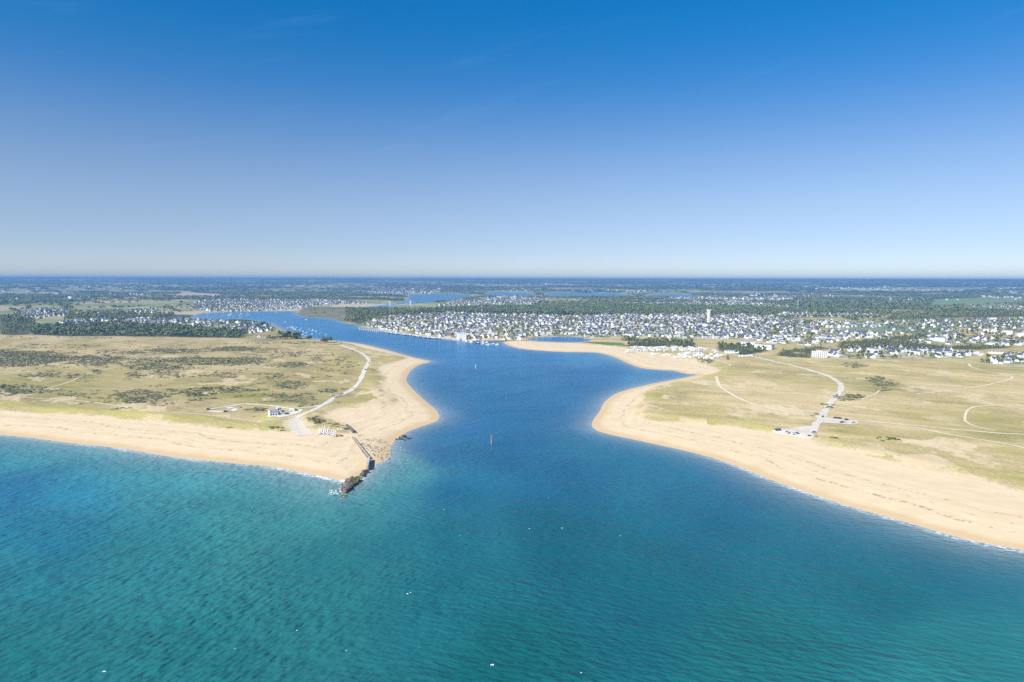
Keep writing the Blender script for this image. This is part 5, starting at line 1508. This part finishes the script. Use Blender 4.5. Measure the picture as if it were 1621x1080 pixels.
# ================================================================== BOATS
def hull(Lb, B, D, sheer=0.15):
    st = [(-0.5, 0.72, 0.85), (-0.3, 0.94, 0.95), (0.0, 1.0, 1.0), (0.25, 0.82, 1.0), (0.42, 0.4, 1.06), (0.5, 0.03, 1.15)]
    V, F = [], []
    for t, b, h in st:
        x_ = t * Lb
        V += [(x_, 0, -D * 0.45), (x_, b * B * 0.42, -D * 0.25), (x_, b * B * 0.5, D * h * 0.75), (x_, -b * B * 0.5, D * h * 0.75), (x_, -b * B * 0.42, -D * 0.25)]
    for i in range(len(st) - 1):
        for k in range(5):
            a, c = i * 5 + k, i * 5 + (k + 1) % 5
            F.append((a, a + 5, c + 5, c)[::-1])
    F.append((0, 1, 2, 3, 4)[::-1]); n = (len(st) - 1) * 5; F.append((n, n + 1, n + 2, n + 3, n + 4))
    return MB().add(V, F)
def sailboat():
    o = tag(empty('sailing_boat', (0, 0, 0)), 'boat', 'boat')
    hull(9, 3.0, 1.3).build('hull', M_GEL, o)
    MB().box((0.4, 0, 0.9), (4.0, 1.9, 0.7), top=(0.8, 0.75)).build('cabin', M_GEL, o)
    MB().box((-2.6, 0, 0.95), (2.0, 1.5, 0.12)).build('cockpit', M_TRAMP, o)
    mm = MB().tube((0.9, 0, 0.9), (0.9, 0, 12.5), 0.14, 0.09, 7).build('mast', M_ALU, o)
    MB().tube((0.9, 0, 2.4), (-2.9, 0, 2.4), 0.2, 0.16, 7).build('boom', M_NAVY, mm)
    m = MB()
    for q in ((4.4, 0, 1.1), (-4.4, 0, 1.0), (0.6, 1.4, 0.9), (0.6, -1.4, 0.9)): m.tube(q, (0.9, 0, 12.2), 0.03, 0.03, 4)
    m.build('rigging', M_ALU, o)
    return o
def motorboat(hm=M_GEL):
    def mk():
        o = tag(empty('motor_boat', (0, 0, 0)), 'boat', 'boat')
        hull(7.5, 2.8, 1.3).build('hull', hm, o)
        c = MB().box((0.6, 0, 0.95), (2.6, 2.0, 1.5), top=(0.75, 0.85)).build('cabin', M_GEL, o)
        MB().box((1.75, 0, 1.75), (0.12, 1.4, 0.5)).build('windscreen', M_GLASS, c)
        MB().box((-2.6, 0, 0.9), (1.6, 1.9, 0.12)).build('deck', M_TRAMP, o)
        MB().box((-3.9, 0, 0.2), (0.5, 0.5, 1.2)).build('outboard', M_RUBBER, o)
        return o
    return mk
def trawler():
    o = tag(empty('fishing_boat', (0, 0, 0)), 'boat', 'boat')
    hull(14, 4.8, 2.6).build('hull', M_NAVY, o)
    c = MB().box((2.6, 0, 1.9), (3.4, 3.2, 2.6), top=(0.85, 0.9)).build('wheelhouse', M_GEL, o)
    MB().box((4.2, 0, 3.4), (0.15, 2.6, 0.7)).build('windscreen', M_GLASS, c)
    MB().tube((0.2, 0, 1.8), (0.2, 0, 8.5), 0.16, 0.1, 7).build('mast', M_GEL, o)
    m = MB()
    for s in (-1, 1): m.tube((-5.6, s * 1.6, 1.8), (-5.6, s * 1.6, 5.2), 0.14, 0.14, 6)
    m.tube((-5.6, -1.6, 5.2), (-5.6, 1.6, 5.2), 0.14, 0.14, 6); m.build('gantry', M_GEL, o)
    return o
KS, KM, KMN, KT = Kind(sailboat), Kind(motorboat()), Kind(motorboat(M_NAVY)), Kind(trawler)
items = []
def boat(kd, px, py, rz, word, phrase, grp, s=1.0):
    p = flat(px, py)
    o = kd.put((p[0], p[1], 0.0), rz, s, None, grp); items.append((o, f'{word} {phrase}', px)); return o
for i, (a, b) in enumerate([(595, 395), (680, 422), (755, 440), (805, 462), (860, 482), (905, 432), (1020, 465), (1095, 490), (1175, 513), (800, 508), (865, 527), (955, 503), (780, 412), (630, 388), (705, 400), (560, 402), (650, 405), (960, 440), (1010, 455)]):
    kd, w = [(KM, 'white motor boat'), (KS, 'white sailing boat'), (KM, 'white motor boat')][i % 3]
    boat(kd, 400 + a / 10.13, 480 + b / 10.13, 0.5 + RNG.normal(0, 0.25), w, 'moored off the left village shore', 'boats moored off the left village', 1.25)
for a, b, w in [(520, 305, 0), (370, 328, 0), (312, 332, 0), (385, 155, 0), (355, 153, 0)]:
    boat(KM, 400 + a / 10.13, 480 + b / 10.13, 0.3 + RNG.normal(0, 0.3), 'white motor boat', 'lying alone in the upper estuary', 'boats in the upper estuary', 1.2)
boat(KM, 485, 506.5, 2.6, 'white motor boat', 'under way off the heath headland', 'boats in the upper estuary', 1.2)
for i, (a, b) in enumerate([(518, 458), (590, 465), (628, 440), (683, 482), (755, 465), (760, 492), (812, 472), (830, 505), (905, 492), (962, 503)]):
    kd, w = (KS, 'white sailing boat with bare mast') if i == 8 else (KM, 'white motor boat') if i % 2 == 0 else (KMN, 'dark-hulled motor boat') if i == 3 else (KM, 'white motor boat')
    boat(kd, 680 + a / 9.006, 490 + b / 9.006 + 0.4, 0.1 + RNG.normal(0, 0.2), w, 'moored between the ice house and the sand spit', 'boats moored off the sand spit', 1.45)
r_ = np.random.default_rng(31)
for i in range(18):
    boat(KS, r_.uniform(352, 395), r_.uniform(496.5, 504), r_.uniform(-.6, .9), 'white sailing boat', 'moored in the creek before the far town', 'boats moored in the creek', r_.uniform(.9, 1.25))
for i in range(22):
    x_ = 570 + (i % 11) * 3.0; y_ = 520.0 + (i % 11) * 0.42 + (i // 11) * 1.5
    if land_sd(flat(x_, y_ + .4)[None])[0] > -3: y_ += 1.6
    boat(KS, x_, y_, 1.2, 'white sailing boat', 'berthed in the ' + ('inner' if i < 11 else 'outer') + ' marina row left of the quay', 'boats berthed in the marina', 1.0)
for i, (a, b) in enumerate([(641, 530.6), (648, 531.4), (658, 533), (664, 533.6), (676, 535.2), (683, 535.8), (689, 536.3), (694, 536.5), (618, 528), (628, 529.2)]):
    boat(KT, a, b + 0.5, -0.22 + (3.14 if i % 3 == 0 else 0), 'dark blue fishing boat', 'tied up along the town quay', 'fishing boats at the quay', 1.0)
single_out(items)

# ================================================================== ON THE BEACH
def catamaran():
    o = tag(empty('beach_catamaran', (0, 0, 0)), 'boat', 'catamaran')
    for s in (-1, 1):
        h = hull(4.8, 0.5, 0.55); h.v = [(a, b + s * 1.1, c + 0.25) for a, b, c in h.v]
        h.build('hull', M_GEL, o)
    m = MB()
    for x_ in (-1.1, 1.0): m.tube((x_, -1.1, 0.72), (x_, 1.1, 0.72), 0.08, 0.08, 6)
    m.build('crossbeam', M_ALU, o)
    MB().box((-0.05, 0, 0.68), (2.0, 2.0, 0.05)).build('trampoline', M_GEL, o)
    MB().tube((1.0, 0, 0.7), (0.75, 0, 7.4), 0.09, 0.06, 6).build('mast', M_GEL, o)
    # the furled sail and its cover hang along the mast and boom
    MB().add([(0.9, 0.16, 1.5), (0.78, 0.12, 6.2), (-1.5, 0.2, 1.3), (0.9, -0.16, 1.5), (0.78, -0.12, 6.2), (-1.5, -0.2, 1.3)], [(0, 1, 2), (3, 5, 4), (0, 3, 4, 1), (1, 4, 5, 2), (2, 5, 3, 0)]).build('sail', M_GEL, o)
    return o
KC = Kind(catamaran); items = []
for i, (a, b) in enumerate([(506, 687.5), (509.5, 686), (513, 688.2), (516, 686), (519, 688.5), (522, 687.2), (525, 689.5), (528, 690.5), (531, 691), (513.5, 684.5), (519.5, 684.8)]):
    p = at(a, b)[0]
    items.append((KC.put(tuple(p), 1.3 + RNG.normal(0, 0.15), 0.95, None, 'beach catamarans drawn up by the slipway'), 'white beach catamaran with slack sail, ' + ('back row by the grass' if i > 8 else 'front row on the sand'), a))
single_out(items)
def gear_pile(px, py, w, d, h, mat, lab, seed):
    p = at(px, py)[0]; r_ = np.random.default_rng(seed); m = MB()
    for k in range(9):
        m.box((p[0] + r_.uniform(-w, w) / 2, p[1] + r_.uniform(-d, d) / 2, p[2] - .1), (r_.uniform(.8, 1.9), r_.uniform(.5, 1.2), h * r_.uniform(.4, 1)), r_.uniform(0, 3), top=(.85, .8))
    tag(m.build('gear_pile', mat), lab, 'gear')
gear_pile(536, 673.5, 8, 5, 0.9, M_ORANGE, 'orange heap of sailing gear at the grass edge above the catamarans', 1)
gear_pile(534, 688.5, 9, 5, 0.9, M_ORANGE, 'orange heap of gear right of the catamarans', 2)
gear_pile(537, 680, 10, 4, 1.2, M_GEL, 'white row of gear boxes behind the catamarans', 3)
gear_pile(533, 691, 3, 2, 0.8, M_NAVY, 'dark blue bundle on the sand right of the last catamaran', 4)
gear_pile(540.5, 690.5, 3, 2, 1.0, M_TRAMP, 'black bundle on the sand near the sea wall', 5)
gear_pile(545.5, 679.5, 7, 3, 2.0, M_TRAMP, 'dark hut-like heap at the head of the short wall', 6)

# ================================================================== VEHICLES
def car_kind(paint):
    def mk():
        o = tag(empty('parked_car', (0, 0, 0)), 'car', 'car')
        m = MB(); m.box((0, 0, 0.35), (4.3, 1.76, 0.5), top=(0.98, 0.94)); m.build('body', paint, o)
        m = MB(); m.box((-0.15, 0, 0.86), (2.6, 1.6, 0.6), top=(0.66, 0.82)); m.build('cabin', M_GLASS, o)
        m = MB(); m.box((-0.15, 0, 1.465), (1.7, 1.3, 0.06), top=(0.95, 0.95)); m.build('roof', paint, o)
        for sx_ in (-1.35, 1.35):
            for sy_ in (-1, 1):
                w = MB().tube((sx_, sy_ * 0.9, 0.33), (sx_, sy_ * 0.68, 0.33), 0.33, 0.33, 12).build('wheel', M_RUBBER, o)
                MB().tube((sx_, sy_ * 0.915, 0.33), (sx_, sy_ * 0.89, 0.33), 0.2, 0.2, 10).build('rim', M_ALU, w)
        for sy_ in (-0.6, 0.6):
            MB().box((2.13, sy_, 0.6), (0.06, 0.34, 0.16)).build('headlight', M_GEL, o); MB().box((-2.14, sy_, 0.62), (0.06, 0.3, 0.16)).build('tail_light', M_RED, o)
        return o
    return Kind(mk)
def paintm(n, c): return plain(n, c, 0.25, 0.05, 1.0, 0.5)
P_BLUE, P_DARK, P_WHITE, P_GREY = paintm('blue_paint', (0.02, 0.09, 0.32)), paintm('dark_paint', (0.03, 0.03, 0.035)), paintm('white_paint', (0.8, 0.8, 0.8)), paintm('silver_paint', (0.42, 0.44, 0.46))
CB, CD, CW, CG = car_kind(P_BLUE), car_kind(P_DARK), car_kind(P_WHITE), car_kind(P_GREY)
for kd, px, py, rz, lab in [
  (CB, 1228.5, 681.6, 1.5, 'blue car, leftmost of the row in the right beach car park'), (CB, 1231.5, 681.4, 1.5, 'blue car, second of the left row in the right beach car park'), (CB, 1234.2, 681.3, 1.5, 'blue car, right end of the left row in the right beach car park'),
  (CG, 1246, 685.5, 0.6, 'silver car alone in the middle of the right beach car park'), (CB, 1261.5, 687.4, 0.1, 'bright blue car near the grass island of the right beach car park'), (CW, 1257.5, 687.8, 0.1, 'white car left of the bright blue car'),
  (CD, 1288.5, 685.6, 0.3, 'dark car at the entrance of the right beach car park'), (CW, 1287, 687, 0.3, 'white car at the entrance of the right beach car park'),
  (CD, 1302.4, 660.6, 1.1, 'dark car on the road above the upper car park'), (CD, 1322.5, 662.8, -0.1, 'dark car, left in the upper row of the upper car park'), (CD, 1326, 663.1, -0.1, 'dark car, middle of the upper row of the upper car park'), (CD, 1329.5, 663.5, -0.1, 'dark car, third in the upper row of the upper car park'),
  (CD, 1340, 665.6, 0.0, 'dark car, right end of the upper row of the upper car park'), (CD, 1333, 669.6, 0.2, 'dark car, left in the lower row of the upper car park'), (CW, 1337.5, 669.6, 0.2, 'white car beside the dark car in the lower row'), (CG, 1351.5, 670.4, 0.0, 'silver car at the right tip of the upper car park'),
  (CB, 1324.8, 626.3, 1.2, 'blue car driving on the bend of the right-hand road'), (CW, 1248.5, 686.5, 0.6, 'white car beside the silver car in the right beach car park'),
  (CD, 558, 556, 2.4, 'dark car on the far end of the left-hand road'), (CD, 584.5, 575.5, 1.6, 'dark car on the left-hand road at the bend'), (CD, 578.5, 586, 1.4, 'dark car lower on the left-hand road'),
  (CW, 531, 630.5, 0.7, 'white car, lowest of the line parked beside the left road'), (CW, 534, 628.5, 0.7, 'white car, second of the line parked beside the left road'), (CW, 537.5, 626.4, 0.7, 'white car, third of the line parked beside the left road'), (CG, 541, 624.4, 0.7, 'silver car, highest of the line parked beside the left road'),
  (CG, 536.5, 639.4, 0.2, 'silver car parked right of the left road below the line'), (CW, 526.5, 627, 0.7, 'white car on the verge left of the parked line'),
  (CD, 357, 652.5, 0.1, 'dark car on the white track left of the coast house'), (CW, 362, 651.6, 0.1, 'white car on the white track left of the coast house'), (CD, 329.5, 649, 0.2, 'dark car at the left end of the white track'), (CD, 468.5, 650.5, 0.2, 'dark car parked right of the white camper')]:
    p = at(px, py)[0]
    kd.put((p[0], p[1], p[2] + 0.24), rz, 1.05, lab, 'cars parked near the beaches')
def camper():
    p = at(462.5, 650.8)[0]
    o = tag(empty('camper_van', (p[0], p[1], p[2] + 0.2), 0.05), 'white camper van parked beside the coast house', 'camper van')
    MB().box((-0.5, 0, 0.45), (5.4, 2.2, 2.3), top=(0.98, 0.95)).build('body', P_WHITE, o)
    MB().box((2.75, 0, 0.45), (1.3, 2.0, 1.1), top=(0.75, 0.9)).build('cab', P_WHITE, o)
    MB().box((2.55, 0, 1.56), (0.9, 1.8, 0.75), top=(0.5, 0.85)).build('windscreen', M_GLASS, o)
    for x_ in (-2.0, -0.4): MB().box((x_, -1.1, 1.6), (0.9, 0.1, 0.6)).build('window', M_GLASS, o)
    for x_ in (-2.0, 2.4):
        for s in (-1, 1): MB().tube((x_, s * 1.08, 0.36), (x_, s * 0.85, 0.36), 0.36, 0.36, 12).build('wheel', M_RUBBER, o)
camper()
def mobile_home(wm_):
    o = tag(empty('mobile_home', (0, 0, 0)), 'mobile home', 'mobile home')
    MB().box((0, 0, 0.5), (8.2, 3.8, 2.5)).build('wall', wm_, o)
    MB().add([(-4.2, -2.0, 3.0), (4.2, -2.0, 3.0), (4.2, 2.0, 3.0), (-4.2, 2.0, 3.0), (-4.2, 0, 3.7), (4.2, 0, 3.7)], [(0, 1, 5, 4), (2, 3, 4, 5), (1, 2, 5), (3, 0, 4), (3, 2, 1, 0)]).build('roof', M_GEL if wm_ is M_WHITE else M_GREYW, o)
    MB().box((0, 0, -0.3), (7.8, 3.4, 0.8)).build('skirt', M_CONCD, o)
    for x_ in (-2.6, 2.4): MB().box((x_, -1.9, 1.5), (1.5, 0.1, 1.0)).build('window', M_GLASS, o)
    MB().box((0, -1.9, 0.55), (0.9, 0.1, 2.0)).build('door', M_GREYW, o)
    return o
KH = Kind(lambda: mobile_home(M_WHITE)); KH2 = Kind(lambda: mobile_home(M_CREAM))
r_ = np.random.default_rng(5)
camp = area([(990, 557), (1000, 549.5), (1045, 548.5), (1100, 550), (1133, 555), (1146, 564), (1120, 570.5), (1078, 567), (1030, 560)], 5)
P = scatter(camp, 13.5, 6)
P = P[(vnoise(P[:, 0] / 40., P[:, 1] / 40., 3) > 0.18)]
P = np.vstack([P, [flat(a, b, 6) for a, b in [(1173, 562.8), (1178, 563), (1183, 563), (1188, 562.6)]]])
Z = height(P); cx_, cy_ = to_px(np.column_stack([P, Z]))
for i in range(len(P)):
    if cx_[i] > 1168: lab, grp = 'white mobile home in the short row under the pines', 'mobile homes under the pines'
    else:
        row = 'left' if cx_[i] < 1050 else 'middle' if cx_[i] < 1105 else 'right'
        lab, grp = f'white mobile home in the {row} part of the caravan park', f'mobile homes in the {row} part of the caravan park'
    cream = cx_[i] <= 1168 and r_.uniform() < 0.4
    if cream: lab = lab.replace('white', 'cream'); grp = grp.replace('mobile', 'cream mobile')
    (KH2 if cream else KH).put((P[i, 0], P[i, 1], Z[i]), r_.choice([0.2, 0.35, 1.75]) + r_.normal(0, .06), 1.0, lab, grp)
# small caravans and sheds of the front row right of the apartment block
P = scatter(area([(1405, 556), (1410, 552.5), (1520, 556.5), (1560, 560), (1550, 564), (1480, 562)], 6), 13, 8); P = P[r_.uniform(size=len(P)) < 0.6]
Z = height(P)
for i in range(len(P)):
    KH.put((P[i, 0], P[i, 1], Z[i]), r_.uniform(-.4, .4), 0.8, 'small white cabin in the low row along the right dune edge', 'small cabins along the right dune edge')
